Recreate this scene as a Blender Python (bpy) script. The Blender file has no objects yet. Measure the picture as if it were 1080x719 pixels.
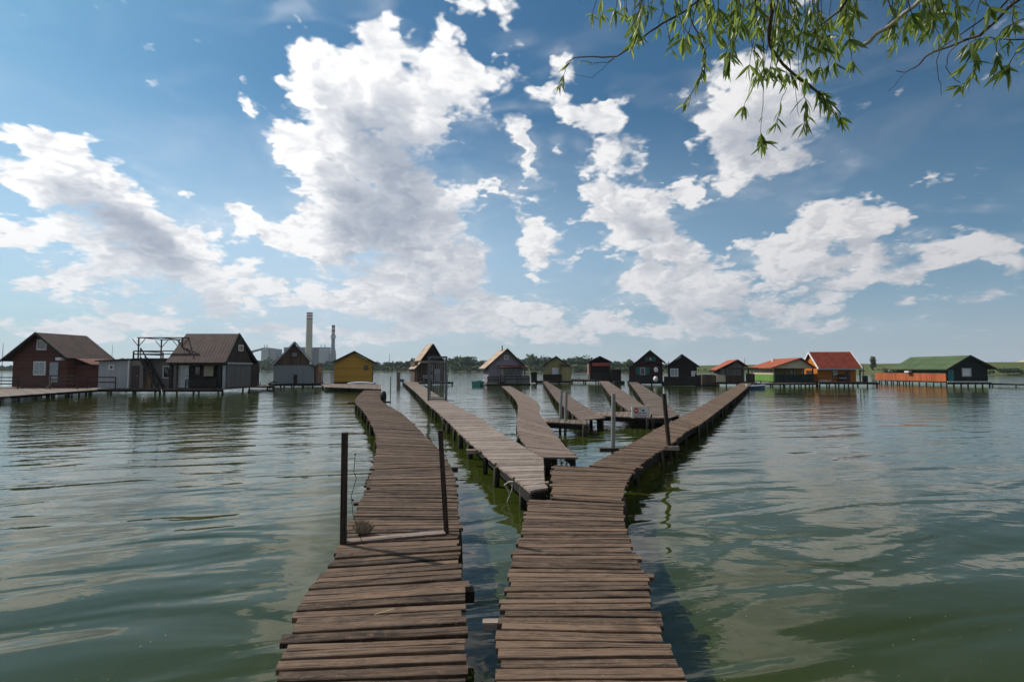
import bpy, bmesh, math, random
import numpy as np
from mathutils import Vector, Matrix

random.seed(7)
SC = bpy.context.scene
COL = SC.collection
PI = math.pi

# ---------------------------------------------------------------- camera
CAM_Z = 1.98          # eye above the water
DECK = 0.38           # walkway surface above the water
F = 540.0             # focal length in photo pixels (18 mm lens, photo 1080 wide)
HOR = 389.5
PITCH = math.atan((HOR - 359.5) / F)
CP, SP = math.cos(PITCH), math.sin(PITCH)

def ray(px, py):
    cx, cy = (px - 540.0) / F, (359.5 - py) / F
    return Vector((cx, CP - cy * SP, SP + cy * CP))

def on_z(px, py, z=DECK):
    r = ray(px, py)
    t = (z - CAM_Z) / r.z
    return Vector((r.x * t, r.y * t, z))

def on_y(px, py, Y):
    r = ray(px, py)
    t = Y / r.y
    return Vector((r.x * t, Y, CAM_Z + r.z * t))

def at_r(px, py, d):
    r = ray(px, py).normalized()
    return Vector((0, 0, CAM_Z)) + r * d

def XP(px, Y): return on_y(px, HOR, Y).x
def ZP(py, Y): return on_y(540, py, Y).z

cam_d = bpy.data.cameras.new('camera')
cam_d.lens = 18.0; cam_d.sensor_width = 36.0; cam_d.sensor_fit = 'HORIZONTAL'
cam_d.clip_start = 0.05; cam_d.clip_end = 20000
cam = bpy.data.objects.new('camera', cam_d); COL.objects.link(cam)
cam.location = (0, 0, CAM_Z); cam.rotation_euler = (PI / 2 + PITCH, 0, 0)
SC.camera = cam
SC.view_settings.view_transform = 'Standard'; SC.view_settings.look = 'None'
SC.view_settings.exposure = 0.0; SC.view_settings.gamma = 1.0
SC.view_settings.use_curve_mapping = False
SC.render.engine = 'CYCLES'
SC.cycles.use_denoising = True
try: SC.cycles.denoiser = 'OPENIMAGEDENOISE'
except Exception: pass
SC.cycles.use_adaptive_sampling = True; SC.cycles.adaptive_threshold = 0.015; SC.cycles.adaptive_min_samples = 8
SC.cycles.max_bounces = 6; SC.cycles.diffuse_bounces = 2; SC.cycles.glossy_bounces = 3
SC.cycles.transmission_bounces = 3; SC.cycles.transparent_max_bounces = 6
SC.cycles.caustics_reflective = False; SC.cycles.caustics_refractive = False
SC.cycles.sample_clamp_indirect = 4.0

# ---------------------------------------------------------------- node helper
class NT:
    def __init__(s, nt): s.nt = nt; s.n = nt.nodes; s.l = nt.links
    def new(s, typ, **kw):
        nd = s.n.new(typ)
        for k, v in kw.items(): setattr(nd, k, v)
        return nd
    def put(s, sock, v):
        if v is None: return
        if isinstance(v, bpy.types.NodeSocket): s.l.new(v, sock)
        elif isinstance(v, (tuple, list, Vector)):
            v = tuple(v)
            if sock.type == 'RGBA' and len(v) == 3: v = v + (1.0,)
            sock.default_value = v
        else: sock.default_value = v
    def m(s, op, a, b=None, c=None, clamp=False):
        nd = s.new('ShaderNodeMath', operation=op, use_clamp=clamp)
        s.put(nd.inputs[0], a); s.put(nd.inputs[1], b); s.put(nd.inputs[2], c)
        return nd.outputs[0]
    def v(s, op, a, b=None, c=None, sc=None):
        nd = s.new('ShaderNodeVectorMath', operation=op)
        s.put(nd.inputs[0], a); s.put(nd.inputs[1], b)
        if c is not None: s.put(nd.inputs[2], c)
        if sc is not None: s.put(nd.inputs['Scale'], sc)
        return nd.outputs['Value'] if op in ('DOT_PRODUCT', 'LENGTH', 'DISTANCE') else nd.outputs['Vector']
    def map(s, val, a, b, c=0.0, d=1.0, smooth=False):
        nd = s.new('ShaderNodeMapRange', interpolation_type='SMOOTHSTEP' if smooth else 'LINEAR')
        nd.clamp = True
        s.put(nd.inputs[0], val); s.put(nd.inputs[1], a); s.put(nd.inputs[2], b); s.put(nd.inputs[3], c); s.put(nd.inputs[4], d)
        return nd.outputs[0]
    def mix(s, f, a, b, blend='MIX'):
        nd = s.new('ShaderNodeMix', data_type='RGBA', blend_type=blend)
        s.put(nd.inputs[0], f); s.put(nd.inputs[6], a); s.put(nd.inputs[7], b)
        return nd.outputs[2]
    def noise(s, vec, scale, detail=3, rough=0.5, dist=0.0, lac=2.0):
        nd = s.new('ShaderNodeTexNoise')
        s.put(nd.inputs['Vector'], vec); s.put(nd.inputs['Scale'], scale)
        s.put(nd.inputs['Detail'], detail); s.put(nd.inputs['Roughness'], rough)
        s.put(nd.inputs['Distortion'], dist); s.put(nd.inputs['Lacunarity'], lac)
        return nd.outputs[0], nd.outputs[1]
    def sep(s, vec):
        nd = s.new('ShaderNodeSeparateXYZ'); s.put(nd.inputs[0], vec); return nd.outputs
    def comb(s, x, y, z):
        nd = s.new('ShaderNodeCombineXYZ'); s.put(nd.inputs[0], x); s.put(nd.inputs[1], y); s.put(nd.inputs[2], z); return nd.outputs[0]

# ---------------------------------------------------------------- light
SUN_AZ = Vector((-0.89, 0.455))       # the posts throw their shadow to the right and towards us
SUN_EL = math.radians(43)
SUN = Vector((SUN_AZ.x * math.cos(SUN_EL), SUN_AZ.y * math.cos(SUN_EL), math.sin(SUN_EL))).normalized()
sl = bpy.data.lights.new('sun', 'SUN'); sl.energy = 4.2; sl.angle = math.radians(0.5); sl.color = (1.0, 0.95, 0.87)
so = bpy.data.objects.new('sun', sl); COL.objects.link(so)
so.rotation_euler = SUN.to_track_quat('Z', 'Y').to_euler()
so.location = (-10, 0, 20)

# ---------------------------------------------------------------- sky and clouds
# cumulus field: (px, py, rx, ry, tilt, weight) seen from the jetty, turned into azimuth / elevation on the dome
CL = [
 # tall central cumulus
 (312,8,12,26,-12,.95),(322,52,20,32,-5,1),(352,78,32,30,0,1),(393,48,26,30,0,1.1),(365,118,48,40,0,1),(402,92,34,30,0,.9),(372,100,26,24,0,.5),(304,148,22,22,0,.8),
 (330,180,32,42,0,1),(350,228,42,42,0,1),(402,170,52,56,0,1),(442,128,44,32,0,1),(466,72,26,34,-10,.95),(506,98,40,26,-10,1),(536,80,12,20,10,.6),
 (432,215,48,48,0,1),(470,222,26,40,0,.9),(385,248,52,28,0,1),(326,254,40,18,8,.9),(283,243,24,9,38,.75),(262,232,20,8,30,.55),
 (458,272,44,38,0,1),(420,300,46,36,0,.9),(498,286,28,40,0,.95),
 (258,78,8,24,-18,.8),(268,108,10,14,-10,.6),(286,102,6,8,0,.4),
 # left bank
 (28,146,22,12,32,.8),(66,168,42,18,28,.95),(96,194,56,30,24,1.05),(18,178,34,16,22,.9),(140,222,44,26,26,1),(62,222,42,22,20,.9),
 (176,258,52,24,24,.95),(112,262,64,26,8,.85),(192,204,20,8,0,.75),(219,236,18,10,0,.7),(250,226,16,8,20,.6),(262,238,20,8,34,.6),
 (12,246,34,14,0,.75),(40,250,26,12,0,.5),(216,296,52,22,18,.8),(60,300,70,22,0,.55),(150,310,80,24,0,.6),
 (270,305,34,14,0,.55),(330,312,44,20,0,.65),(30,345,90,16,0,.5),(180,348,130,14,0,.55),(330,350,110,12,0,.5),
 # small ones right of the big one
 (497,10,28,12,0,.75),(526,28,8,16,-35,.55),(552,44,8,12,-40,.45),(590,72,13,14,0,.8),(584,104,26,18,20,1.0),(603,122,16,13,0,.8),
 (543,142,13,24,-28,1.1),(553,174,16,20,-20,1.1),(512,190,22,15,15,1.1),(538,206,18,10,25,.9),
 (638,122,24,26,-25,1),(668,148,22,14,-20,.7),(640,160,14,16,0,.6),(638,200,34,30,0,1.1),(668,228,34,30,20,1.1),(690,212,14,14,0,.6),(652,255,24,16,0,.7),
 (566,238,20,26,0,1),(572,272,22,26,0,.95),(606,270,16,12,-30,.7),(560,292,14,10,0,.4),(640,108,20,16,0,.7),(700,205,12,12,0,.5),(724,200,20,18,0,.8),(700,236,18,14,0,.6),
 # upper right cloud behind the willow
 (742,118,28,26,-20,1),(775,92,34,34,0,1),(812,62,30,28,0,1),(800,132,50,42,0,1.15),(845,118,34,44,0,1),(772,172,34,22,0,.95),(822,164,36,16,-15,.7),(783,196,20,10,0,.5),
 (735,196,20,16,0,.7),
 # right middle
 (868,220,34,22,-20,1),(850,246,36,22,-25,1),(912,240,30,18,-38,1),(946,226,26,16,-20,.95),(985,200,22,7,-42,.6),(900,268,36,12,-25,.6),(1035,205,13,5,-12,.45),(902,168,14,6,0,.35),
 (828,285,52,18,-10,.9),(880,308,30,14,-12,.75),(908,298,14,10,-30,.6),(742,286,44,24,0,.9),(712,312,44,24,0,.9),(774,318,60,22,0,.85),(662,300,30,20,0,.8),(680,278,22,14,0,.5),(770,256,26,9,0,.45),
 (835,328,50,14,0,.7),
 # right edge
 (1016,258,42,15,-6,.95),(985,280,44,13,-14,.95),(1058,262,30,18,0,.8),(1066,298,34,14,-38,.75),(955,300,28,8,-8,.7),(990,308,20,5,-8,.5),
 (905,342,44,5,-4,.35),(975,348,60,4,0,.3),
 (930,268,40,14,-25,.6),(815,262,30,16,0,.7),(700,262,26,16,0,.7),(726,250,22,14,0,.5),(606,235,12,12,0,.4),(900,225,22,14,-30,.6),(960,318,30,6,0,.4),(1040,318,34,6,0,.4),
 (640,340,26,9,0,.6),(740,338,30,9,0,.5),(860,345,34,7,0,.5),(700,352,26,6,0,.4),(800,352,26,6,0,.4),(588,150,10,9,0,.6),(572,190,9,7,0,.6),(625,150,10,10,0,.6),
 # blue gaps
 (516,165,26,20,0,-.6),(535,262,14,46,0,-.7),(592,172,12,24,0,-.6),(540,300,26,12,0,-.5),(345,285,50,8,10,-.5),(392,282,16,10,0,-.4),(300,300,60,14,0,-.3),(590,310,60,9,-5,-.5),(640,290,14,12,0,-.5),(740,160,12,22,0,-.5),(700,170,12,30,30,-.6),
 (240,180,40,16,0,-.6),(260,270,24,12,0,-.4),(60,225,10,6,0,-.2),(850,210,16,10,-30,-.3),(940,265,30,9,-25,-.4),(800,222,26,16,0,-.5),(400,268,20,8,0,-.4),(290,210,12,16,0,-.6),
 # horizon band
 (380,322,30,14,0,.5),(300,345,50,9,0,.35),(60,350,60,8,0,.3),(250,320,40,16,10,.5),(620,350,60,8,0,.4),(780,345,60,8,0,.4),
 (440,334,56,18,0,.75),(505,330,42,16,0,.6),(570,326,34,15,0,.85),(622,330,34,13,0,.75),(520,352,110,9,0,.45),(690,348,90,10,0,.5),
]
# thicker places, whose undersides read grey
SH = [(70,200,50,24,22,1),(145,225,40,18,24,.9),(100,250,60,18,14,.9),(180,262,55,16,22,.9),(405,190,46,54,0,1),(440,215,44,44,0,.9),(380,235,50,26,0,.7),
 (385,120,30,20,0,.3),(440,330,70,20,0,.9),(500,100,30,20,0,.25),(515,205,12,12,0,.9),(670,236,34,22,0,.75),(630,215,26,16,0,.35),(820,140,42,40,0,.75),(780,165,30,22,0,.4),
 (572,262,16,22,0,.3),(850,262,40,14,-20,.6),(930,250,26,10,-25,.4),(820,320,60,16,0,.6),(720,326,70,14,0,.6),(1000,290,60,14,-8,.7),(1060,280,26,10,0,.5),(590,338,40,9,0,.7),(80,320,90,16,0,.6),(220,320,60,14,0,.5),(360,335,60,14,0,.6)]

def azel(px, py):
    d = ray(px, py)
    return np.array((math.atan2(d.x, d.y), math.atan2(d.z, math.hypot(d.x, d.y))))

def ellipse(px, py, rx, ry, deg):
    c = azel(px, py); t = math.radians(deg)
    a = azel(px + rx * math.cos(t), py + rx * math.sin(t)) - c
    b = azel(px - ry * math.sin(t), py + ry * math.cos(t)) - c
    U, S, _ = np.linalg.svd(np.array((a, b)).T)
    if np.linalg.det(U) < 0: U[:, 1] *= -1
    return c, math.atan2(U[1, 0], U[0, 0]), S

w = bpy.data.worlds.new('World'); SC.world = w; w.use_nodes = True
w.cycles.sampling_method = 'MANUAL'; w.cycles.sample_map_resolution = 512
N = NT(w.node_tree); N.n.clear()
tc = N.new('ShaderNodeTexCoord').outputs['Generated']
D = N.v('NORMALIZE', tc)
X, Y, Z = N.sep(D)
zc = N.m('MAXIMUM', Z, 0.0)
# perspective of a flat cloud deck: cells shrink towards the horizon
kz = N.m('ADD', zc, 0.45); k = N.m('DIVIDE', 1.0, kz)
P = N.comb(N.m('MULTIPLY', X, k), N.m('MULTIPLY', Y, k), N.m('LOGARITHM', kz, math.e))
wx_, warp = N.noise(P, 2.6, 1, 0.55)
_, warp2 = N.noise(P, 11.0, 3, 0.66)
wv = N.v('ADD', N.v('SCALE', N.v('SUBTRACT', warp, (0.5, 0.5, 0.5)), sc=0.08), N.v('SCALE', N.v('SUBTRACT', warp2, (0.5, 0.5, 0.5)), sc=0.10))
az = N.m('ARCTAN2', X, Y)
el = N.m('ARCTAN2', Z, N.m('SQRT', N.m('ADD', N.m('MULTIPLY', X, X), N.m('MULTIPLY', Y, Y))))
q = N.comb(az, el, 1.0)
# less warping close to the horizon
q = N.v('ADD', q, N.v('SCALE', N.v('MULTIPLY', wv, (1, 1, 0)), sc=N.map(el, 0.0, 0.45, 0.32, 1.0)))
AZ0, AZ1, EL0, EL1 = -0.92, 0.92, -0.06, 0.78
def table(lst, gain, gx=150, gy=100):
    """the clump field on an azimuth x elevation grid"""
    A, E = np.meshgrid(np.linspace(AZ0, AZ1, gx), np.linspace(EL0, EL1, gy), indexing='ij')
    T = np.zeros_like(A)
    for (px, py, rx, ry, t, wgt) in lst:
        if gain == 1.0 and 0 < wgt < 0.85 and rx * ry < 900: wgt = min(0.95, wgt * 1.3)
        c, ang, S = ellipse(px, py, rx * gain, ry * gain, t)
        ca, sa = math.cos(ang), math.sin(ang)
        x_, y_ = A - c[0], E - c[1]
        T += wgt * 0.33 ** (((x_ * ca + y_ * sa) / S[0]) ** 2 + ((-x_ * sa + y_ * ca) / S[1]) ** 2)
    return T
def curves(t, cols, clr):
    """three curves at once; returns a vector socket"""
    nd = N.new('ShaderNodeRGBCurve'); N.l.new(t, nd.inputs['Color'])
    sc, of = [], []
    for i in range(3):
        y = cols[i]; lo, hi = float(y.min()), float(y.max()); hi = max(hi, lo + 1e-6)
        sc.append(hi - lo); of.append(lo)
        cu = nd.mapping.curves[i]; n_ = len(y)
        while len(cu.points) < n_: cu.points.new(0.5, 0.5)
        for j in range(n_):
            cu.points[j].location = (j / (n_ - 1), (float(y[j]) - lo) / (hi - lo)); cu.points[j].handle_type = 'VECTOR'
    nd.mapping.update()
    return N.v('MULTIPLY_ADD', nd.outputs[0], tuple(sc), tuple(of))
def separable(T, rank, ta, te):
    """sum of products of one curve over azimuth and one over elevation"""
    U, S, V = np.linalg.svd(T, full_matrices=False)
    R = (U[:, :rank] * S[:rank]) @ V[:rank]
    print('clump field error', np.abs(R - T).max(), np.sqrt(((R - T) ** 2).mean()))
    U = U[:, :rank] * np.sqrt(S[:rank]); V = V[:rank].T * np.sqrt(S[:rank])
    acc = None
    for r in range(0, rank, 3):
        d = N.v('DOT_PRODUCT', curves(ta, U[:, r:r + 3].T, None), curves(te, V[:, r:r + 3].T, None))
        acc = d if acc is None else N.m('ADD', acc, d)
    return acc
qx, qy, _qz = N.sep(q)
ta = N.map(qx, AZ0, AZ1); te = N.map(qy, EL0, EL1)
ta3 = N.comb(ta, ta, ta); te3 = N.comb(te, te, te)
fld = separable(table(CL, 1.0), 24, ta3, te3)
# the same field looked up a little towards the sun: what shades a point
qs = N.v('ADD', N.comb(ta, te, 0.0), (-0.042 / (AZ1 - AZ0), 0.050 / (EL1 - EL0), 0.0)); sx_, sy_, _ = N.sep(qs)
occl = separable(table(CL, 1.0), 12, N.comb(sx_, sx_, sx_), N.comb(sy_, sy_, sy_))
shd = separable(table(SH, 1.15, 90, 60), 9, ta3, te3)
# general cloud cover outside the photographed part of the sky
away = N.map(Y, -0.1, 0.45, 1.0, 0.0, True)
gn, _ = N.noise(P, 1.7, 3, 0.5)
up = N.map(Z, 0.62, 0.8, 0.0, 0.6, True)
cover = N.m('MULTIPLY', N.map(gn, 0.45, 0.62, 0.0, 1.5), N.m('MAXIMUM', away, up))
# billow detail
P2 = P
n1, _ = N.noise(P2, 13.0, 5, 0.62)
off = tuple(SUN * 0.03)
PW = N.v('ADD', P2, N.v('SCALE', N.v('SUBTRACT', warp2, (0.5, 0.5, 0.5)), sc=0.16))
def puff(vec):
    nd = N.new('ShaderNodeTexVoronoi', feature='F1'); N.l.new(vec, nd.inputs['Vector'])
    nd.inputs['Scale'].default_value = 11.0; nd.inputs['Detail'].default_value = 1.0; nd.inputs['Roughness'].default_value = 0.45; nd.inputs['Lacunarity'].default_value = 2.3
    return nd.outputs['Distance']
pf = puff(PW); pfb = puff(N.v('ADD', PW, tuple(SUN * 0.022)))
nz = N.m('ADD', N.m('MULTIPLY', N.m('SUBTRACT', n1, 0.5), 1.35), N.m('MULTIPLY', N.m('SUBTRACT', 0.71, pf), 1.1))
soft = N.m('ADD', 0.38, N.map(el, 0.0, 0.3, 0.70, 0.48))
wn, _ = N.noise(N.v('MULTIPLY', P, (1, 1, 2.4)), 3.4, 3, 0.65, 0.4)
wn = N.map(wn, 0.50, 0.78, 0.0, 0.42)
veil = N.m('MULTIPLY', N.m('POWER', N.map(el, 0.0, 0.34, 1.0, 0.0), 1.7), 0.9)
glow = N.m('MULTIPLY', N.map(el, 0.12, 0.50, 1.0, 0.0, True), N.map(N.m('ABSOLUTE', N.m('ADD', az, 0.35)), 0.0, 1.2, 0.85, 0.15))
veil = N.m('MAXIMUM', veil, glow)
slope = N.m('ADD', N.m('MULTIPLY', N.m('SUBTRACT', n1, 0.5), 0.22), N.m('MULTIPLY', N.m('SUBTRACT', pfb, pf), 1.15))
sunside = N.map(N.m('ADD', N.m('MULTIPLY', N.v('DOT_PRODUCT', D, tuple(SUN)), 0.5), 0.5), 0.35, 0.95)
lit = N.mix(sunside, (0.60, 0.59, 0.61), (1.10, 1.10, 1.10))
dark = N.mix(sunside, (0.17, 0.20, 0.26), (0.30, 0.37, 0.49))
low = N.map(el, 0.0, 0.22, 0.62, 0.0)
sky = N.new('ShaderNodeTexSky', sky_type='NISHITA')
sky.sun_disc = False; sky.sun_elevation = SUN_EL
sky.sun_rotation = math.atan2(SUN_AZ.x, SUN_AZ.y)
sky.altitude = 50; sky.air_density = 1.0; sky.dust_density = 0.6; sky.ozone_density = 2.0
bg1 = N.new('ShaderNodeBackground'); bg1.inputs[1].default_value = 0.085
tint = N.mix(sunside, (0.24, 0.53, 0.64), (0.54, 0.97, 1.08))
N.l.new(N.mix(1.0, sky.outputs[0], tint, 'MULTIPLY'), bg1.inputs[0])
bgv = N.new('ShaderNodeBackground'); N.l.new(N.mix(N.map(el, 0.03, 0.22), N.mix(sunside, (0.40, 0.47, 0.54), (0.66, 0.75, 0.83)), N.mix(sunside, (0.30, 0.47, 0.65), (0.66, 0.84, 1.0))), bgv.inputs[0]); bgv.inputs[1].default_value = 1.0
mv = N.new('ShaderNodeMixShader'); N.l.new(veil, mv.inputs[0]); N.l.new(bg1.outputs[0], mv.inputs[1]); N.l.new(bgv.outputs[0], mv.inputs[2])
fld = N.m('ADD', fld, cover)
# rows of distant cumulus low over the horizon, more of them on the sunny side
ln_, _ = N.noise(N.comb(N.m('MULTIPLY', az, 1.0), N.m('MULTIPLY', el, 2.6), 3.7), 5.5, 4, 0.55)
lowband = N.m('MULTIPLY', N.map(el, 0.015, 0.07, 0.0, 1.0, True), N.map(el, 0.13, 0.30, 1.0, 0.0, True))
lowband = N.m('MULTIPLY', lowband, N.map(az, -0.75, 0.75, 1.15, 0.4))
fld = N.m('ADD', fld, N.m('MULTIPLY', lowband, N.map(ln_, 0.42, 0.62, -0.1, 1.0)))
dens = N.m('ADD', fld, nz)
soft = N.m('MULTIPLY_ADD', N.map(N.m('SUBTRACT', occl, fld), -0.1, 0.6), 0.45, soft)
alpha = N.map(dens, 0.38, soft, 0.0, 1.0, True)
alpha = N.m('MAXIMUM', alpha, N.m('MULTIPLY', wn, N.map(fld, 0.02, 0.35, 0.25, 1.0)))
body = N.m('MULTIPLY_ADD', nz, 0.42, occl)
core = N.m('ADD', N.m('MULTIPLY', N.map(body, 0.25, 2.3, 0.0, 1.0, True), 0.85), N.m('MULTIPLY', N.map(shd, 0.0, 1.5, 0.0, 1.0, True), N.map(body, 0.2, 1.8, 0.2, 0.95, True)))
core = N.m('MAXIMUM', N.m('SUBTRACT', core, slope), 0.0)
core = N.m('DIVIDE', core, N.m('MULTIPLY_ADD', core, 0.55, 1.0))
cc = N.mix(low, N.mix(core, lit, dark), N.mix(sunside, (0.44, 0.48, 0.54), (0.68, 0.73, 0.79)))
bg2 = N.new('ShaderNodeBackground'); N.l.new(cc, bg2.inputs[0]); bg2.inputs[1].default_value = 1.0
mx = N.new('ShaderNodeMixShader'); N.l.new(alpha, mx.inputs[0]); N.l.new(mv.outputs[0], mx.inputs[1]); N.l.new(bg2.outputs[0], mx.inputs[2])
wo = N.new('ShaderNodeOutputWorld'); N.l.new(mx.outputs[0], wo.inputs[0])
# ---------------------------------------------------------------- materials
MATS = {}
def mat(name):
    m_ = bpy.data.materials.new(name); m_.use_nodes = True
    n = NT(m_.node_tree); n.n.clear()
    b = n.new('ShaderNodeBsdfPrincipled'); o = n.new('ShaderNodeOutputMaterial')
    n.l.new(b.outputs[0], o.inputs[0]); MATS[name] = m_
    return m_, n, b, o
def bump(n, b, h, strength, dist=0.01):
    bp = n.new('ShaderNodeBump'); n.put(bp.inputs['Strength'], strength); n.put(bp.inputs['Distance'], dist)
    n.l.new(h, bp.inputs['Height']); n.l.new(bp.outputs[0], b.inputs['Normal']); return bp

m_, n, b, o = mat('lake_water')
geo = n.new('ShaderNodeNewGeometry').outputs['Position']
dist = n.v('LENGTH', geo)
rot = n.new('ShaderNodeVectorRotate', rotation_type='Z_AXIS'); n.l.new(geo, rot.inputs[0]); rot.inputs['Angle'].default_value = math.radians(-17)
pr = rot.outputs[0]
wA, _ = n.noise(n.v('MULTIPLY', pr, (0.30, 1.0, 1)), 0.95, 2, 0.45, 0.7)
wB, _ = n.noise(n.v('MULTIPLY', geo, (0.6, 1.0, 1)), 2.6, 3, 0.5, 0.5)
wC, _ = n.noise(n.v('MULTIPLY', geo, (0.55, 1.3, 1)), 0.12, 2, 0.5, 0.0)
wD, _ = n.noise(n.v('MULTIPLY', geo, (0.7, 1.0, 1)), 9.0, 2, 0.5, 0.0)
gust = n.map(wC, 0.35, 0.65, 0.45, 1.25)
near = n.map(dist, 4.0, 22.0, 0.0, 1.0)
h = n.m('MULTIPLY', wA, n.map(dist, 4, 30, 0.080, 0.036))
h = n.m('ADD', h, n.m('MULTIPLY', wB, n.m('MULTIPLY', gust, n.map(dist, 4, 20, 0.005, 0.021))))
h = n.m('ADD', h, n.m('MULTIPLY', wD, n.m('MULTIPLY', gust, n.map(dist, 5, 20, 0.0003, 0.0025))))
bp = bump(n, b, h, 1.0, 1.0)
murk, _ = n.noise(geo, 0.35, 3, 0.5)
n.put(b.inputs['Base Color'], n.mix(murk, (0.025, 0.036, 0.006), (0.040, 0.051, 0.009)))
n.put(b.inputs['Roughness'], n.map(dist, 10, 200, 0.012, 0.06)); b.inputs['IOR'].default_value = 1.333
# ---------------------------------------------------------------- mesh builder
class MB:
    """collects faces; build() links them as ONE mesh object"""
    def __init__(s): s.v = []; s.f = []; s.uv = []; s.t = []; s.sm = []
    def face(s, pts, tone=0.5, uv=None, smooth=False):
        b = len(s.v); s.v += [tuple(p) for p in pts]
        s.f.append(tuple(range(b, b + len(pts)))); s.t.append(tone); s.sm.append(smooth)
        s.uv.append(uv if uv else [(0, 0)] * len(pts))
    def prism(s, A, B, tone=0.5, caps=True):
        """two matching rings of points, A then B"""
        n = len(A)
        for i in range(n):
            j = (i + 1) % n
            L = (Vector(B[i]) - Vector(A[i])).length; W = (Vector(A[j]) - Vector(A[i])).length
            s.face((A[i], A[j], B[j], B[i]), tone, [(0, 0), (0, W), (L, W), (L, 0)])
        if caps:
            s.face(tuple(reversed(A)), tone); s.face(tuple(B), tone)
        return s
    def box(s, x0, x1, y0, y1, z0, z1, tone=0.5):
        A = [(x0, y0, z0), (x0, y1, z0), (x0, y1, z1), (x0, y0, z1)]
        B = [(x1, y0, z0), (x1, y1, z0), (x1, y1, z1), (x1, y0, z1)]
        if (x1 - x0) < (z1 - z0) or (x1 - x0) < (y1 - y0):
            if (z1 - z0) >= (y1 - y0):
                A = [(x0, y0, z0), (x1, y0, z0), (x1, y1, z0), (x0, y1, z0)]; B = [(p[0], p[1], z1) for p in A]
            else:
                A = [(x0, y0, z0), (x0, y0, z1), (x1, y0, z1), (x1, y0, z0)]; B = [(p[0], y1, p[2]) for p in A]
        return s.prism(A, B, tone)
    def bar(s, p0, p1, w, h=None, tone=0.5, up=(0, 0, 1)):
        h = w if h is None else h
        p0, p1 = Vector(p0), Vector(p1); d = (p1 - p0).normalized()
        u = Vector(up)
        if abs(d.dot(u)) > 0.95: u = Vector((0, 1, 0))
        a = d.cross(u).normalized(); c = a.cross(d).normalized()
        o = [(-w / 2, -h / 2), (w / 2, -h / 2), (w / 2, h / 2), (-w / 2, h / 2)]
        return s.prism([p0 + a * x + c * y for x, y in o], [p1 + a * x + c * y for x, y in o], tone)
    def tube(s, pts, r, n=8, tone=0.5, smooth=True, caps=True):
        pts = [Vector(p) for p in pts]; rr = r if isinstance(r, (list, tuple)) else [r] * len(pts)
        rings = []; ref = None; L = 0
        for i, p in enumerate(pts):
            d = (pts[min(i + 1, len(pts) - 1)] - pts[max(i - 1, 0)]).normalized()
            if ref is None: ref = Vector((0, 1, 0)) if abs(d.z) > 0.8 else Vector((0, 0, 1))
            a = d.cross(ref).normalized(); c = a.cross(d).normalized()
            ref = c
            rings.append([p + a * math.cos(2 * PI * k / n) * rr[i] + c * math.sin(2 * PI * k / n) * rr[i] for k in range(n)])
        base = len(s.v)
        for R_ in rings: s.v += [tuple(q) for q in R_]
        for i in range(len(rings) - 1):
            l = (pts[i + 1] - pts[i]).length
            for k in range(n):
                k2 = (k + 1) % n
                s.f.append((base + i * n + k, base + i * n + k2, base + (i + 1) * n + k2, base + (i + 1) * n + k))
                s.uv.append([(L, k / n * .3), (L, (k + 1) / n * .3), (L + l, (k + 1) / n * .3), (L + l, k / n * .3)]); s.t.append(tone); s.sm.append(smooth)
            L += l
        if caps:
            s.face(rings[-1], tone); s.face(tuple(reversed(rings[0])), tone)
        return s
    def sphere(s, c, rx, ry=None, rz=None, n=12, m=8, tone=0.5):
        ry = rx if ry is None else ry; rz = rx if rz is None else rz
        base = len(s.v)
        for i in range(m + 1):
            th = PI * i / m
            for k in range(n):
                ph = 2 * PI * k / n
                s.v.append((c[0] + rx * math.sin(th) * math.cos(ph), c[1] + ry * math.sin(th) * math.sin(ph), c[2] + rz * math.cos(th)))
        for i in range(m):
            for k in range(n):
                k2 = (k + 1) % n
                s.f.append((base + i * n + k, base + (i + 1) * n + k, base + (i + 1) * n + k2, base + i * n + k2)); s.uv.append([(0, 0)] * 4); s.t.append(tone); s.sm.append(True)
        return s
    def mesh(s, name, material):
        me = bpy.data.meshes.new(name); me.from_pydata(s.v, [], s.f)
        uvl = me.uv_layers.new(name='UVMap')
        flat = [c for f in s.uv for p in f for c in p]; uvl.data.foreach_set('uv', flat)
        at = me.attributes.new('tone', 'FLOAT', 'FACE'); at.data.foreach_set('value', s.t)
        me.polygons.foreach_set('use_smooth', s.sm)
        me.materials.append(MATS[material] if isinstance(material, str) else material)
        me.validate(); me.update()
        return me
    def build(s, name, material, parent=None, loc=None, rz=0.0):
        o = bpy.data.objects.new(name, s.mesh(name, material)); COL.objects.link(o)
        if parent is not None: o.parent = parent
        if loc is not None: o.location = loc
        if rz: o.rotation_euler.z = rz
        return o

def tag(o, label=None, cat=None, group=None, kind=None):
    if label: o['label'] = label
    if cat: o['category'] = cat
    if group: o['group'] = group
    if kind: o['kind'] = kind
    return o
def empty(name, loc, label, cat, rz=0.0, group=None):
    o = bpy.data.objects.new(name, None); COL.objects.link(o); o.empty_display_size = 0.3
    o.location = loc; o.rotation_euler.z = rz
    return tag(o, label, cat, group)
def link_copy(src, parent, loc, rz=0.0, sc=None, rx=0.0, ry=0.0):
    c = src.copy(); COL.objects.link(c); c.parent = parent; c.location = loc; c.rotation_euler = (rx, ry, rz)
    if sc: c.scale = sc
    return c

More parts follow.
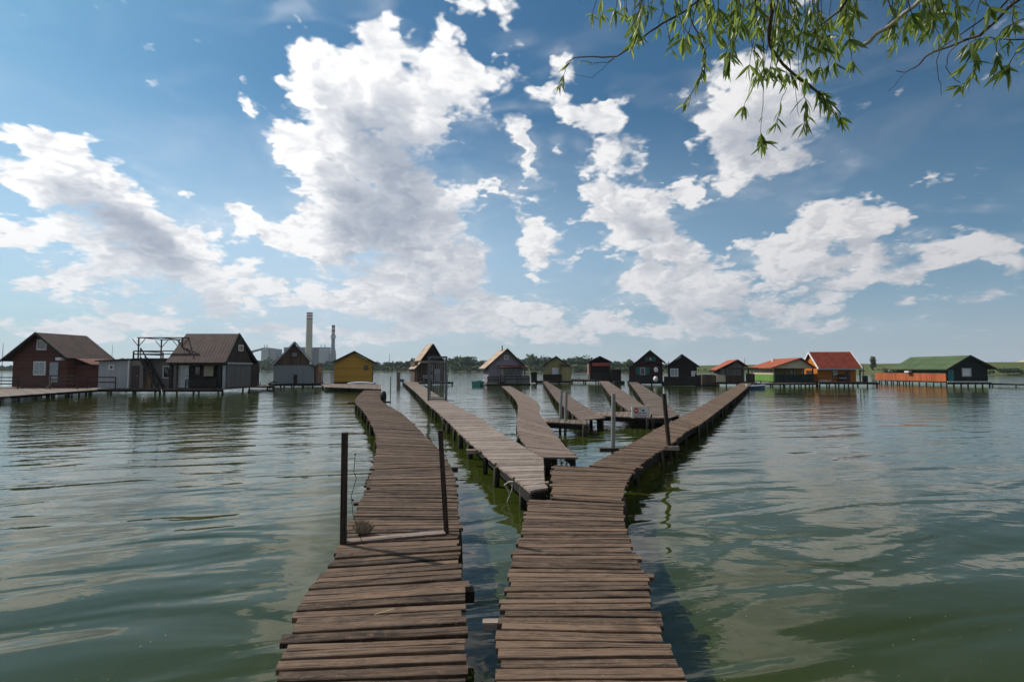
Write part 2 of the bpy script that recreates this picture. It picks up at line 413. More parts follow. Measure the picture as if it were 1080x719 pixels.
# ---------------------------------------------------------------- materials
def attr(n, name):
    a = n.new('ShaderNodeAttribute'); a.attribute_name = name; return a.outputs['Fac']
def wood(name, dark, light, grain=1.0, bumpy=0.6, rough=0.85, fine=1.0, algae=False, lichen=0.0):
    """weathered boards: fibres run along the u axis, one tone per board"""
    m_, n, b, o = mat(name)
    uv = n.new('ShaderNodeUVMap').outputs[0]; t = attr(n, 'tone')
    geo = n.new('ShaderNodeNewGeometry').outputs['Position']
    off = n.comb(n.m('MULTIPLY', t, 37.0), n.m('MULTIPLY', t, 91.0), 0.0)
    p = n.v('ADD', uv, off)
    f1, _ = n.noise(n.v('MULTIPLY', p, (1.6, 55.0 * fine, 1)), 1.0, 5, 0.65, 0.3)
    f2, _ = n.noise(n.v('MULTIPLY', p, (0.9, 14.0, 1)), 1.0, 4, 0.6, 0.8)
    f3, _ = n.noise(geo, 2.2, 4, 0.6)
    f4, _ = n.noise(geo, 23.0, 4, 0.7)
    f6, _ = n.noise(n.v('MULTIPLY', p, (5.0, 11.0, 1)), 1.0, 5, 0.7, 1.2)
    s_ = n.m('ADD', n.m('MULTIPLY', n.map(f1, 0.33, 0.67), 0.34), n.m('ADD', n.m('MULTIPLY', n.map(f2, 0.33, 0.67), 0.22), n.m('MULTIPLY', n.map(f6, 0.32, 0.68), 0.44)))
    s_ = n.m('ADD', n.m('MULTIPLY', s_, 0.95 * grain), n.m('MULTIPLY', n.m('SUBTRACT', t, 0.45), 0.68), clamp=True)
    s_ = n.map(s_, 0.05, 0.95)
    c = n.mix(s_, dark, light)
    crack = n.m('MULTIPLY', n.map(f1, 0.34, 0.45, 0.18, 1.0), n.map(f6, 0.29, 0.40, 0.40, 1.0))
    c = n.mix(1.0, c, n.comb(crack, crack, crack), 'MULTIPLY')
    c = n.mix(n.map(f4, 0.60, 0.70, 0.0, 0.5), c, tuple(min(1, x * 1.35) for x in light))
    blot = n.map(f3, 0.55, 0.75, 0.0, 0.45)
    c = n.mix(blot, c, tuple(x * 0.55 for x in dark))
    if lichen:
        f5, _ = n.noise(geo, 60.0, 3, 0.6)
        c = n.mix(n.map(f5, 0.68, 0.74, 0.0, lichen), c, (0.30, 0.29, 0.22))
    if algae:
        z = n.sep(geo)[2]
        c = n.mix(n.map(n.m('ADD', z, n.m('MULTIPLY', f4, 0.12)), 0.05, 0.30, 0.85, 0.0), c, (0.012, 0.018, 0.006))
    n.put(b.inputs['Base Color'], c); n.put(b.inputs['Roughness'], rough); b.inputs['Specular IOR Level'].default_value = 0.25
    h = n.m('ADD', n.m('MULTIPLY', f1, 0.6), n.m('ADD', n.m('MULTIPLY', f2, 0.5), n.m('MULTIPLY', f4, 0.15)))
    bump(n, b, h, bumpy, 0.012)
    return m_
wood('wood_near', (0.011, 0.0062, 0.0038), (0.195, 0.126, 0.082), 1.15, 1.0, fine=1.0, lichen=0.6)
wood('wood_pale', (0.12, 0.088, 0.067), (0.42, 0.335, 0.275), 0.9, 0.6)
wood('wood_mid', (0.050, 0.035, 0.026), (0.270, 0.200, 0.155), 1.0, 0.6)
wood('wood_light_board', (0.22, 0.17, 0.125), (0.45, 0.37, 0.29), 1.0, 0.5)
wood('wood_dark', (0.010, 0.008, 0.006), (0.040, 0.032, 0.026), 1.0, 0.5, algae=True)
wood('wood_post', (0.016, 0.011, 0.008), (0.085, 0.060, 0.045), 1.2, 1.0)
wood('pile', (0.020, 0.016, 0.012), (0.14, 0.115, 0.09), 1.0, 0.8, algae=True)

def plain(name, col, rough=0.6, metal=0.0, var=0.18, scale=3.0, spec=0.4):
    m_, n, b, o = mat(name)
    oc = n.new('ShaderNodeTexCoord').outputs['Object']
    f, _ = n.noise(oc, scale, 5, 0.65)
    d = tuple(x * (1 - var) for x in col); l = tuple(min(1, x * (1 + var)) for x in col)
    n.put(b.inputs['Base Color'], n.mix(n.map(f, 0.3, 0.7), d, l)); n.put(b.inputs['Roughness'], rough)
    n.put(b.inputs['Metallic'], metal); b.inputs['Specular IOR Level'].default_value = spec
    return m_
def boards(name, col, w=0.16, horiz=False, var=0.35, gap=0.35, rough=0.75):
    """painted or stained cladding boards; gaps and per-board tone from the object's own coordinates"""
    m_, n, b, o = mat(name)
    oc = n.new('ShaderNodeTexCoord').outputs['Object']; x, y, z = n.sep(oc)
    c_ = z if horiz else n.m('ADD', x, y)
    k_ = n.m('DIVIDE', c_, w)
    fl = n.m('FLOOR', k_); fr = n.m('FRACT', k_)
    wn = n.new('ShaderNodeTexWhiteNoise', noise_dimensions='1D'); n.l.new(fl, wn.inputs['W'])
    st = (1.5, 1.5, 30) if horiz else (30, 30, 1.5)
    f, _ = n.noise(n.v('MULTIPLY', oc, st), 0.6, 4, 0.6)
    g, _ = n.noise(oc, 1.1, 4, 0.6)
    v_ = n.m('ADD', n.m('MULTIPLY', wn.outputs['Value'], 0.4), n.m('ADD', n.m('MULTIPLY', f, 0.3), n.m('MULTIPLY', g, 0.5)))
    d = tuple(q_ * (1 - var) for q_ in col); l = tuple(min(1, q_ * (1 + var)) for q_ in col)
    c = n.mix(n.map(v_, 0.25, 0.95), d, l)
    e = n.m('MINIMUM', n.map(fr, 0.0, 0.10), n.map(fr, 0.9, 1.0, 1.0, 0.0))
    e = n.map(e, 0, 1, 1 - gap, 1.0)
    c = n.mix(1.0, c, n.comb(e, e, e), 'MULTIPLY')
    n.put(b.inputs['Base Color'], c); n.put(b.inputs['Roughness'], rough); b.inputs['Specular IOR Level'].default_value = 0.25
    bump(n, b, e, 0.6, 0.02)
    return m_
def tiles(name, col, cw=0.28, row=0.33, slope_axis='y', var=0.35):
    """roof tiles: rows along the slope and staggered columns, read from the uv map (u up the slope, v along the eave)"""
    m_, n, b, o = mat(name)
    uv = n.new('ShaderNodeUVMap').outputs[0]; u, v_, _z = n.sep(uv)
    oc = n.new('ShaderNodeTexCoord').outputs['Object']
    ur = n.m('DIVIDE', u, row); fr = n.m('FRACT', ur); fl = n.m('FLOOR', ur)
    vc = n.m('DIVIDE', v_, cw); fv = n.m('FRACT', vc); flv = n.m('FLOOR', vc)
    wn = n.new('ShaderNodeTexWhiteNoise', noise_dimensions='2D'); n.l.new(n.comb(fl, flv, 0.0), wn.inputs['Vector'])
    g, _ = n.noise(oc, 0.9, 5, 0.65)
    t_ = n.m('ADD', n.m('MULTIPLY', wn.outputs['Value'], 0.45), n.m('MULTIPLY', g, 0.8))
    d = tuple(q_ * (1 - var) for q_ in col); l = tuple(min(1, q_ * (1 + var)) for q_ in col)
    c = n.mix(n.map(t_, 0.25, 1.0), d, l)
    e = n.m('MULTIPLY', n.map(fr, 0.0, 0.16, 0.45, 1.0), n.map(fv, 0.0, 0.1, 0.8, 1.0))
    c = n.mix(1.0, c, n.comb(e, e, e), 'MULTIPLY')
    n.put(b.inputs['Base Color'], c); n.put(b.inputs['Roughness'], 0.8); b.inputs['Specular IOR Level'].default_value = 0.25
    bump(n, b, n.m('ADD', fr, n.m('MULTIPLY', n.m('SINE', n.m('MULTIPLY', vc, 2 * PI)), 0.3)), 0.5, 0.03)
    return m_
plain('glass_dark', (0.02, 0.025, 0.03), 0.08, 0, 0.2, spec=0.9)
plain('curtain_glass', (0.30, 0.33, 0.34), 0.12, 0, 0.25, 6.0, spec=0.8)
plain('white_paint', (0.72, 0.72, 0.70), 0.55); plain('grey_paint', (0.34, 0.36, 0.38), 0.6)
plain('steel', (0.30, 0.31, 0.31), 0.45, 0.6, 0.25, 12); plain('steel_dark', (0.055, 0.056, 0.058), 0.5, 0.5, 0.3, 12)
plain('galvanised', (0.24, 0.235, 0.22), 0.55, 0.3, 0.25, 20)
plain('black_paint', (0.012, 0.012, 0.013), 0.5); plain('soot', (0.02, 0.018, 0.016), 0.85)
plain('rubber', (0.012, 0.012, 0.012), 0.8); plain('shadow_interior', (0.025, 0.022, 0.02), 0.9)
# ---------------------------------------------------------------- walkways
PILE = MB().tube([(0, 0, -1.1), (0.0, 0, 0)], [0.060, 0.052], 9).mesh('post', 'pile')
PILE_THIN = MB().bar((0, 0, -1.1), (0, 0, 0), 0.075, 0.075).mesh('post', 'pile')
rw = random.Random(11)

def lerp_path(pts, t):
    """pts: list of vectors, t in 0..len-1"""
    i = min(int(t), len(pts) - 2); return pts[i].lerp(pts[i + 1], t - i)

def smooth_pairs(L, R, sub=6):
    """Catmull-Rom through matching left / right edge points"""
    out = []
    n_ = len(L)
    for i in range(n_ - 1):
        for k in range(sub):
            t = k / sub; q = []
            for P_ in (L, R):
                p0, p1, p2, p3 = P_[max(i - 1, 0)], P_[i], P_[i + 1], P_[min(i + 2, n_ - 1)]
                q.append(0.5 * ((2 * p1) + (p2 - p0) * t + (2 * p0 - 5 * p1 + 4 * p2 - p3) * t * t + (3 * p1 - p0 - 3 * p2 + p3) * t ** 3))
            out.append(q)
    out.append([L[-1], R[-1]])
    return out

def plank(mb, a, b, c, d, z, th, tone, seg, wob, dz=(0, 0)):
    """a..b near edge left->right, d..c far edge; seg pieces along the board; softly worn corners"""
    prev = None; L = (b - a).length; W = (d - a).length; u0 = rw.random() * 5; v0 = rw.random() * 5
    ph = [rw.uniform(0, 6.28) for _ in range(6)]
    for i in range(seg + 1):
        t = i / seg
        n_ = a.lerp(b, t); f_ = d.lerp(c, t)
        ax = (f_ - n_).normalized()
        wn_ = wob * (math.sin(ph[0] + 5 * t) * 0.5 + math.sin(ph[1] + 17 * t) * 0.3 + rw.uniform(-.3, .3))
        wf_ = wob * (math.sin(ph[2] + 6 * t) * 0.5 + math.sin(ph[3] + 15 * t) * 0.3 + rw.uniform(-.3, .3))
        n_ = n_ + ax * wn_; f_ = f_ + ax * wf_
        zz = z + dz[0] * (1 - t) + dz[1] * t + wob * 0.35 * math.sin(ph[4] + 7 * t)
        ch = min(0.004, W * 0.08)
        ring = [Vector((n_.x, n_.y, zz - th)), Vector((n_.x, n_.y, zz - ch)), Vector((n_.x, n_.y, zz)) + ax * ch,
                Vector((f_.x, f_.y, zz)) - ax * ch, Vector((f_.x, f_.y, zz - ch)), Vector((f_.x, f_.y, zz - th))]
        vv = [v0, v0 + th, v0 + th + 0.01, v0 + th + W, v0 + th + W + 0.01, v0 + 2 * th + W]
        if prev:
            for k in range(5):
                mb.face((prev[k], ring[k], ring[k + 1], prev[k + 1]), tone,
                        [(u0 + (t - 1 / seg) * L, vv[k]), (u0 + t * L, vv[k]), (u0 + t * L, vv[k + 1]), (u0 + (t - 1 / seg) * L, vv[k + 1])])
        if i == 0: mb.face(tuple(reversed(ring)), tone, [(u0, x) for x in reversed(vv)])
        if i == seg: mb.face(tuple(ring), tone, [(u0 + L, x) for x in vv])
        prev = ring

def walkway(name, label, segs, z=DECK, pitch=0.145, material='wood_mid', jit=0.02, rough_=1.0, tone=(0.3, 0.8),
            near=False, post_every=2.0, fascia=False, parts=True, skip_post=(), beam_h=0.13, group='plank walkways over the lake', beam_cut=0.0):
    root = None; deck = MB(); bear = [MB(), MB()]
    cnt = 0; nseg = len(segs)
    for si, (Lp, Rp) in enumerate(segs):
        L = [on_z(x, y, z) for x, y in Lp]; R = [on_z(x, y, z) for x, y in Rp]
        pr = smooth_pairs(L, R)
        cum = [0.0]
        for i in range(1, len(pr)):
            c0 = (pr[i - 1][0] + pr[i - 1][1]) / 2; c1 = (pr[i][0] + pr[i][1]) / 2
            cum.append(cum[-1] + (c1 - c0).length)
        def at(s):
            s = max(0, min(cum[-1], s))
            for i in range(1, len(cum)):
                if cum[i] >= s:
                    f_ = (s - cum[i - 1]) / max(1e-6, cum[i] - cum[i - 1])
                    return pr[i - 1][0].lerp(pr[i][0], f_), pr[i - 1][1].lerp(pr[i][1], f_)
            return pr[-1]
        if root is None:
            c0 = (pr[0][0] + pr[0][1]) / 2
            root = empty(name, (c0.x, c0.y, z), label, 'walkway', group=group)
            inv = Vector((c0.x, c0.y, z))
        mb = deck; s = 0.0
        while s < cum[-1] - 0.03:
            w_ = pitch * rw.uniform(0.78, 1.2); d_ = math.hypot(*( (at(s)[0]).xy ))
            nearness = d_ < 9
            gap = rw.uniform(0.005, 0.016) * rough_
            if rw.random() < 0.18 * rough_: gap += rw.uniform(0.004, 0.022)
            a, b = at(s + gap / 2); d, c = at(s + w_ - gap / 2)
            skew = rw.gauss(0, 0.009) * rough_
            fwd = ((d - a) + (c - b)) * 0.5; fwd = fwd.normalized() if fwd.length > 1e-6 else Vector((0, 1, 0))
            b = b + fwd * max(0, skew); c = c - fwd * max(0, -skew); a = a + fwd * max(0, -skew) * .0
            ax = (b - a).normalized()
            j1, j2 = rw.gauss(0, jit), rw.gauss(0, jit)
            if rw.random() < 0.06: j2 += rw.uniform(0.03, 0.07)
            if rw.random() < 0.05: j1 -= rw.uniform(0.03, 0.07)
            if rw.random() < 0.05: j1 += rw.uniform(0.02, 0.05)
            j1 = max(-.09, min(.06, j1)); j2 = max(-.06, min(.09, j2))
            a = a + ax * j1; d = d + ax * j1; b = b + ax * j2; c = c + ax * j2
            fw = Vector((-ax.y, ax.x, 0))
            # never reach into the neighbouring board
            tn = rw.uniform(*tone)
            if rw.random() < 0.07: tn = min(1.0, tn + 0.25)
            plank(mb, a - inv, b - inv, c - inv, d - inv, rw.uniform(-0.004, 0.004) * rough_, 0.034, tn, 14 if nearness else (4 if d_ < 16 else 1),
                  (0.0035 if nearness else 0.0), (rw.uniform(-.003, .003) * rough_, rw.uniform(-.003, .003) * rough_))
            s += w_
        for side in (0, 1):
            bm_ = MB(); st = []; k_ = 0.0
            while k_ < cum[-1]:
                a, b = at(k_); st.append((a.lerp(b, 0.10) if side == 0 else b.lerp(a, 0.10))); k_ += 0.7
            a, b = at(cum[-1]); st.append((a.lerp(b, 0.10) if side == 0 else b.lerp(a, 0.10)))
            for i in range(len(st) - 1):
                p, q = st[i] - inv, st[i + 1] - inv
                if (q - p).length < 0.02: continue
                p.z = q.z = -0.034 - 0.008 - beam_h / 2
                bm_.bar(p, q, 0.06, beam_h, 0.4)
            if bm_.f: bm_.build('bearer', 'wood_dark', root)
        k_ = 0.5
        while k_ < cum[-1] - 0.2 and cnt < 96:
            a, b = at(k_)
            for e, (p, q) in enumerate(((a, b), (b, a))):
                pos = p.lerp(q, 0.02 if rw.random() < 0.7 else 0.14) - inv
                me = PILE if rw.random() < 0.7 else PILE_THIN
                o_ = bpy.data.objects.new('post', me); COL.objects.link(o_); o_.parent = root
                o_.location = (pos.x, pos.y, -0.046 - rw.uniform(0, .03)); o_.rotation_euler = (rw.gauss(0, .03), rw.gauss(0, .03), rw.uniform(0, 3)); cnt += 1
                t_ = rw.uniform(.8, 1.2); o_.scale = (t_, t_, 1)
            k_ += post_every * rw.uniform(0.8, 1.2)
        if fascia and si == 0:
            f_ = MB()
            a, b = at(0); a, b = a - inv, b - inv
            dn = (at(0.3)[0] - at(0)[0]).normalized() * 0.02
            a.z = b.z = -0.10 - 0.022
            f_.bar(a - dn, b - dn, 0.03, 0.16, 0.3)
            f_.build('fascia_board', 'wood_dark', root)
    deck.build('deck', material, root)
    return root

W = {}
# left foreground walkway
L = [(284,731),(305,672),(321,630),(339,607),(354,581),(370,548),(385,517),(391,495),(397,470),(393,450),(383,433),(374.5,424),(376,419),(384,411.5)]
R = [(492,725),(491.5,663),(488,620),(485,597),(484,574),(484.5,548),(482.5,518),(475,492),(462,473),(442,453),(424,436),(407,426),(401,420),(402,411.5)]
walkway('plank_walkway', 'long crooked dark plank walkway in the left foreground, passing between two thin posts', [(L, R)], material='wood_near', pitch=0.108, jit=0.012, tone=(0.0, .75), rough_=1.3)
# right foreground walkway: straight run, wider head beside the notch, then the right branch
sA = ([(520,727),(523,692),(526,664),(533,630),(540,592),(547,570),(552,545),(559,526)], [(724,727),(709,690),(700,668),(687,628),(677,594),(664,569),(658.5,548),(657,531)])
sB = ([(582,525),(582,508),(582,490.5)], [(657,530),(661,509),(670,495)])
sC = ([(621,490),(640,481),(672,464),(698,449),(720,439),(740,427.5),(763,414),(776,407),(782,403.5)], [(671,494),(684,483),(707,468),(725,454),(740,446),(758,432.5),(778,417),(788,408.5),(793,403.5)])
walkway('plank_walkway', 'brown plank walkway in the right foreground that bends right toward the red roofed cabins', [sA, sB, sC], material='wood_near', pitch=0.093, jit=0.014, tone=(0.2, 1.0), rough_=1.0, beam_h=0.16)
# pale diagonal walkway with the gate
L = [(516,483.5),(499,469),(484.5,456),(467,439),(450,424.5),(435.6,411),(424.5,402.2)]
R = [(573,483),(549,468.5),(526,455),(502,438.5),(474,424),(452,410.5),(438,402)]
walkway('plank_walkway', 'pale grey straight plank walkway with a cut end, running to the steel gate', [([(559,517.5),(537.5,500.5),(516,483.5)], [(574.5,514.5),(574,499),(573,483)]), (L, R)], material='wood_pale', pitch=0.115, jit=0.003, tone=(0.1, .95), rough_=0.7, fascia=True, post_every=1.5)
# curved one to the lilac cabin
L = [(574,482),(552,467),(545,448),(546,426.5),(540,417),(529,407)]
R = [(609,482),(598,472),(586,458),(569,436),(564,422),(538,407)]
walkway('plank_walkway', 'curving brown plank walkway leading to the lilac grey cabin', [(L, R)], material='wood_mid', jit=0.015, tone=(0.35, .85))
# toward the olive cabin
L = [(613,443),(599,431.5),(584,418),(572.6,402)]
R = [(638,440),(617,428),(594,413),(577,402)]
walkway('plank_walkway', 'straight brown plank walkway leading to the olive yellow cabin', [(L, R)], material='wood_mid', jit=0.01, tone=(0.35, .8))
L = [(664,433),(651,424),(643,416),(632,401.3)]
R = [(687,433),(674,424),(663,416),(640.7,401.6)]
walkway('plank_walkway', 'brown plank walkway leading to the cabin with the red awning', [(L, R)], material='wood_mid', jit=0.01, tone=(0.35, .8))
L = [(687,437.5),(679,425),(672.5,415),(662,401.3)]
R = [(715,437),(702,424),(691,415),(669.6,401.3)]
walkway('plank_walkway', 'brown plank walkway leading to the cabin with green shutters', [(L, R)], material='wood_mid', jit=0.008, tone=(0.3, .7))

def platform(label, pts, z=DECK, material='wood_mid', pitch=0.14, tone=(.3, .8), ang=None, posts=True, name='plank_landing', th=0.035, group=None):
    """a landing: boards laid between two long edges; pts = near-left, near-right, far-right, far-left photo points or vectors"""
    P_ = [p if isinstance(p, Vector) else on_z(p[0], p[1], z) for p in pts]
    a, b, c, d = P_; o_ = (a + b + c + d) / 4
    root = empty(name, (o_.x, o_.y, z), label, 'landing', group=group)
    mb = MB(); Wd = ((b - a).length + (c - d).length) / 2
    n_ = max(2, int(Wd / pitch)); g = 0.006 / max(Wd, 0.01)
    for i in range(n_):
        t0, t1 = i / n_ + g, (i + 1) / n_ - g
        q = [a.lerp(b, t0) - o_, d.lerp(c, t0) - o_, d.lerp(c, t1) - o_, a.lerp(b, t1) - o_]
        q = [Vector((v_.x, v_.y, 0)) for v_ in q]
        plank(mb, q[0], q[1], q[2], q[3], rw.uniform(-.003, .003), th, rw.uniform(*tone), 1, 0.0)
    mb.build('deck', material, root)
    for p, q, p_, q_ in ((a, b, d, c), (d, c, a, b)):
        p2 = p.lerp(p_, 0.06) - o_; q2 = q.lerp(q_, 0.06) - o_
        p2.z = q2.z = -th - 0.01 - 0.07
        MB().bar(p2, q2, 0.06, 0.14, 0.4).build('bearer', 'wood_dark', root)
    if posts:
        for p, q in ((a, b), (d, c)):
            k_ = max(2, int((q - p).length / 1.8) + 1)
            for i in range(k_):
                pos = p.lerp(q, 0.03 + 0.94 * i / (k_ - 1)).lerp(o_, 0.05) - o_
                link = bpy.data.objects.new('post', PILE); COL.objects.link(link); link.parent = root
                link.location = (pos.x, pos.y, -th - 0.012); link.rotation_euler = (rw.gauss(0, .02), rw.gauss(0, .02), 0); link.scale = (1.2, 1.2, 1)
    return root
# cross landings in front of the near walkway ends
platform('narrow cross landing of pale boards below the two grey poles', [(572.5,444.5),(619,447),(619,443),(574,441)], pitch=0.17)
platform('wide cross landing of pale boards behind the grey steel pole', [(628,437.8),(686,440.6),(687,433.5),(630,434.2)], pitch=0.2)
platform('slanted end landing of brown boards where two walkways meet by the black post', [(687,440.5),(706,440.5),(716,437.4),(688,438)], pitch=0.2)
# ---------------------------------------------------------------- cabins
boards('clad_redbrown', (0.1063, 0.0400, 0.0275), 0.17, True); boards('clad_lightgrey', (0.3750, 0.3900, 0.3975), 0.2, False, 0.12, 0.2)
boards('clad_beige', (0.2400, 0.2100, 0.1860), 0.25, False, 0.15, 0.15); boards('clad_darkbrown', (0.0468, 0.0341, 0.0286), 0.16, False)
boards('clad_brown_old', (0.1053, 0.0747, 0.0544), 0.14, False, 0.5); boards('clad_zinc', (0.2277, 0.2553, 0.2691), 0.22, False, 0.10, 0.25)
boards('clad_yellow', (0.5000, 0.2800, 0.0450), 0.24, True, 0.12, 0.12); boards('clad_lilac', (0.2530, 0.2232, 0.2678), 0.18, True, 0.2)
boards('clad_olive', (0.3542, 0.3059, 0.1368), 0.2, False, 0.15, 0.2); boards('clad_black', (0.0246, 0.0186, 0.0168), 0.15, True)
boards('clad_maroon', (0.0595, 0.0189, 0.0168), 0.15, True); boards('clad_pink', (0.2700, 0.1440, 0.1200), 0.2, True, 0.15)
boards('clad_green_black', (0.0101, 0.0216, 0.0173), 0.16, True, 0.4); boards('clad_orange', (0.4650, 0.1575, 0.0188), 0.18, True, 0.2)
boards('clad_green', (0.1280, 0.2640, 0.0480), 0.16, False, 0.3); boards('clad_darkgreen', (0.0108, 0.0360, 0.0252), 0.14, False, 0.4)
boards('panel_orange', (0.4000, 0.1050, 0.0350), 0.30, False, 0.35, 0.4); boards('panel_cream', (0.4960, 0.4160, 0.2880), 0.5, False, 0.1, 0.15)
boards('fence_brown', (0.060, 0.040, 0.030), 0.12, False, 0.4); boards('clad_greywood', (0.1560, 0.1482, 0.1404), 0.15, False, 0.3)
tiles('roof_brown', (0.0863, 0.0525, 0.0420)); tiles('roof_grey', (0.0700, 0.0700, 0.0700)); tiles('roof_tan', (0.42, 0.30, 0.20), 0.9, 0.9)
tiles('roof_red', (0.3600, 0.0900, 0.0380)); tiles('roof_darkred', (0.1900, 0.0340, 0.0180)); tiles('roof_orange', (0.3600, 0.1000, 0.0520))
tiles('roof_green', (0.0720, 0.1080, 0.0460), 1.0, 1.2, var=0.22); tiles('roof_maroon', (0.0720, 0.0210, 0.0180)); tiles('roof_black', (0.022, 0.022, 0.024))
tiles('roof_rust', (0.1750, 0.0630, 0.0420), 0.5, 3.0)
plain('trim_brown', (0.07, 0.045, 0.035), 0.7); plain('trim_dark', (0.02, 0.017, 0.015), 0.7); plain('orange_wall', (0.30, 0.17, 0.085), 0.8)
plain('teal_paint', (0.02, 0.16, 0.17), 0.5); plain('green_shutter', (0.006, 0.11, 0.085), 0.5); plain('awning_red', (0.42, 0.075, 0.06), 0.7)
plain('cream_paint', (0.60, 0.52, 0.38), 0.7); plain('blue_plastic', (0.03, 0.12, 0.22), 0.35); plain('white_plastic', (0.75, 0.75, 0.72), 0.35)
plain('boat_teal', (0.05, 0.24, 0.22), 0.4); plain('skin', (0.45, 0.27, 0.19), 0.6); plain('cloth_red', (0.35, 0.06, 0.05), 0.9); plain('cloth_white', (0.6, 0.57, 0.52), 0.9)

POSTS = {}
class House:
    def __init__(s, name, label, cat, pxc, Y, rz=0.0, group=None):
        s.Y = Y; s.cx = XP(pxc, Y); s.root = empty(name, (s.cx, Y, 0), label, cat, rz, group)
        s.rz = rz
    def x(s, px, dy=0.0): return XP(px, s.Y + dy) - s.cx
    def z(s, py, dy=0.0): return ZP(py, s.Y + dy)
    def part(s, name, mb, m_, parent=None): return mb.build(name, m_, parent or s.root)
    def box(s, name, m_, x0, x1, y0, y1, z0, z1, parent=None): return s.part(name, MB().box(x0, x1, y0, y1, z0, z1), m_, parent)
    def gable_walls(s, m_, x0, x1, y0, y1, z0, ze, za, xa=None, zer=None, gable_mat=None):
        xa = (x0 + x1) / 2 if xa is None else xa; zer = ze if zer is None else zer
        if gable_mat:
            s.part('wall', MB().box(x0, x1, y0, y1, z0, ze), m_)
            A = [(x0 + .01, y0 - .03, ze), (x1 - .01, y0 - .03, ze), (xa, y0 - .03, za)]
            return s.part('gable', MB().prism(list(reversed(A)), [(p[0], y1 + .03, p[2]) for p in reversed(A)]), gable_mat)
        A = [(x0, y0, z0), (x1, y0, z0), (x1, y0, zer), (xa, y0, za), (x0, y0, ze)]
        return s.part('wall', MB().prism(list(reversed(A)), [(p[0], y1, p[2]) for p in reversed(A)]), m_)
    def slab(s, mb, e0, e1, r1, r0, th=0.10):
        """roof slab; e0-e1 eave, r0-r1 ridge side"""
        e0, e1, r1, r0 = map(Vector, (e0, e1, r1, r0))
        nrm = (e1 - e0).cross(r0 - e0).normalized()
        if nrm.z < 0: nrm = -nrm
        t = nrm * th; L = (e1 - e0).length; S = ((r0 - e0).length + (r1 - e1).length) / 2
        mb.face((e0 + t, e1 + t, r1 + t, r0 + t), 0.5, [(0, 0), (0, L), (S, L), (S, 0)])
        mb.face((r0, r1, e1, e0), 0.5)
        for a, b in ((e0, e1), (e1, r1), (r1, r0), (r0, e0)): mb.face((a, b, b + t, a + t), 0.5, [(0.3, 0.3)] * 4)
    def gable_roof(s, m_, xl, xr, y0, y1, zl, zr, za, xa=None, th=0.10, trim='trim_dark'):
        """ridge runs away from us (along y)"""
        xa = (xl + xr) / 2 if xa is None else xa
        a = MB(); s.slab(a, (xl, y0, zl), (xl, y1, zl), (xa, y1, za), (xa, y0, za), th); s.part('roof_slope', a, m_)
        b = MB(); s.slab(b, (xr, y1, zr), (xr, y0, zr), (xa, y0, za), (xa, y1, za), th); s.part('roof_slope', b, m_)
        if trim:
            for (p, q) in (((xl, zl), (xa, za)), ((xr, zr), (xa, za))):
                s.part('barge_board', MB().bar((p[0], y0 - 0.03, p[1] + th * .3), (q[0], y0 - 0.03, q[1] + th * .3), 0.04, 0.2, up=(0, 1, 0)) if False else
                       MB().prism([(p[0], y0 - .05, p[1] - .09), (q[0], y0 - .05, q[1] - .09), (q[0], y0 - .05, q[1] + th + .03), (p[0], y0 - .05, p[1] + th + .03)],
                                  [(p[0], y0 - .005, p[1] - .09), (q[0], y0 - .005, q[1] - .09), (q[0], y0 - .005, q[1] + th + .03), (p[0], y0 - .005, p[1] + th + .03)]), trim)
    def window(s, x0, x1, z0, z1, y, frame='white_paint', pane='glass_dark', fw=0.09, mull=1, label=None):
        f = MB(); d0, d1 = y - 0.06, y + 0.02
        f.box(x0, x1, d0, d1, z1 - fw, z1); f.box(x0, x1, d0, d1, z0, z0 + fw)
        f.box(x0, x0 + fw, d0, d1, z0 + fw, z1 - fw); f.box(x1 - fw, x1, d0, d1, z0 + fw, z1 - fw)
        for i in range(1, mull):
            xm = x0 + (x1 - x0) * i / mull; f.box(xm - fw * .3, xm + fw * .3, d0, d1, z0 + fw, z1 - fw)
        w_ = s.part('window', f, frame)
        s.part('pane', MB().box(x0 + fw, x1 - fw, y - 0.025, y + 0.01, z0 + fw, z1 - fw), pane, w_)
        return w_
    def side_window(s, x, y0, y1, z0, z1, frame='white_paint', pane='glass_dark', fw=0.09, out=-1):
        f = MB(); a, b = sorted((x + out * 0.05, x - out * 0.02))
        f.box(a, b, y0, y1, z1 - fw, z1); f.box(a, b, y0, y1, z0, z0 + fw); f.box(a, b, y0, y0 + fw, z0 + fw, z1 - fw); f.box(a, b, y1 - fw, y1, z0 + fw, z1 - fw)
        w_ = s.part('window', f, frame)
        a, b = sorted((x + out * 0.02, x - out * 0.015))
        s.part('pane', MB().box(a, b, y0 + fw, y1 - fw, z0 + fw, z1 - fw), pane, w_)
    def door(s, x0, x1, z0, z1, y, m_='trim_brown', handle=True):
        d = s.part('door', MB().box(x0, x1, y - 0.05, y + 0.02, z0, z1), m_)
        if handle: s.part('handle', MB().box(x1 - 0.16, x1 - 0.08, y - 0.10, y - 0.052, z0 + 0.95, z0 + 1.05), 'steel', d)
        return d
    def deck(s, x0, x1, y0, y1, z=DECK, m_='wood_mid', posts=True, th=0.06, step=1.9, sag=1.1):
        mb = MB(); n_ = max(2, int((x1 - x0) / 0.18))
        for i in range(n_):
            a = x0 + (x1 - x0) * i / n_; b = x0 + (x1 - x0) * (i + 1) / n_ - 0.008
            mb.prism([(a, y0, z - th), (b, y0, z - th), (b, y0, z), (a, y0, z)], [(a, y1, z - th), (b, y1, z - th), (b, y1, z), (a, y1, z)], rw.uniform(.2, .8))
        s.part('deck', mb, m_)
        s.part('edge_beam', MB().box(x0, x1, y0 - 0.05, y0 + 0.0, z - 0.24, z - th * .3), 'wood_dark')
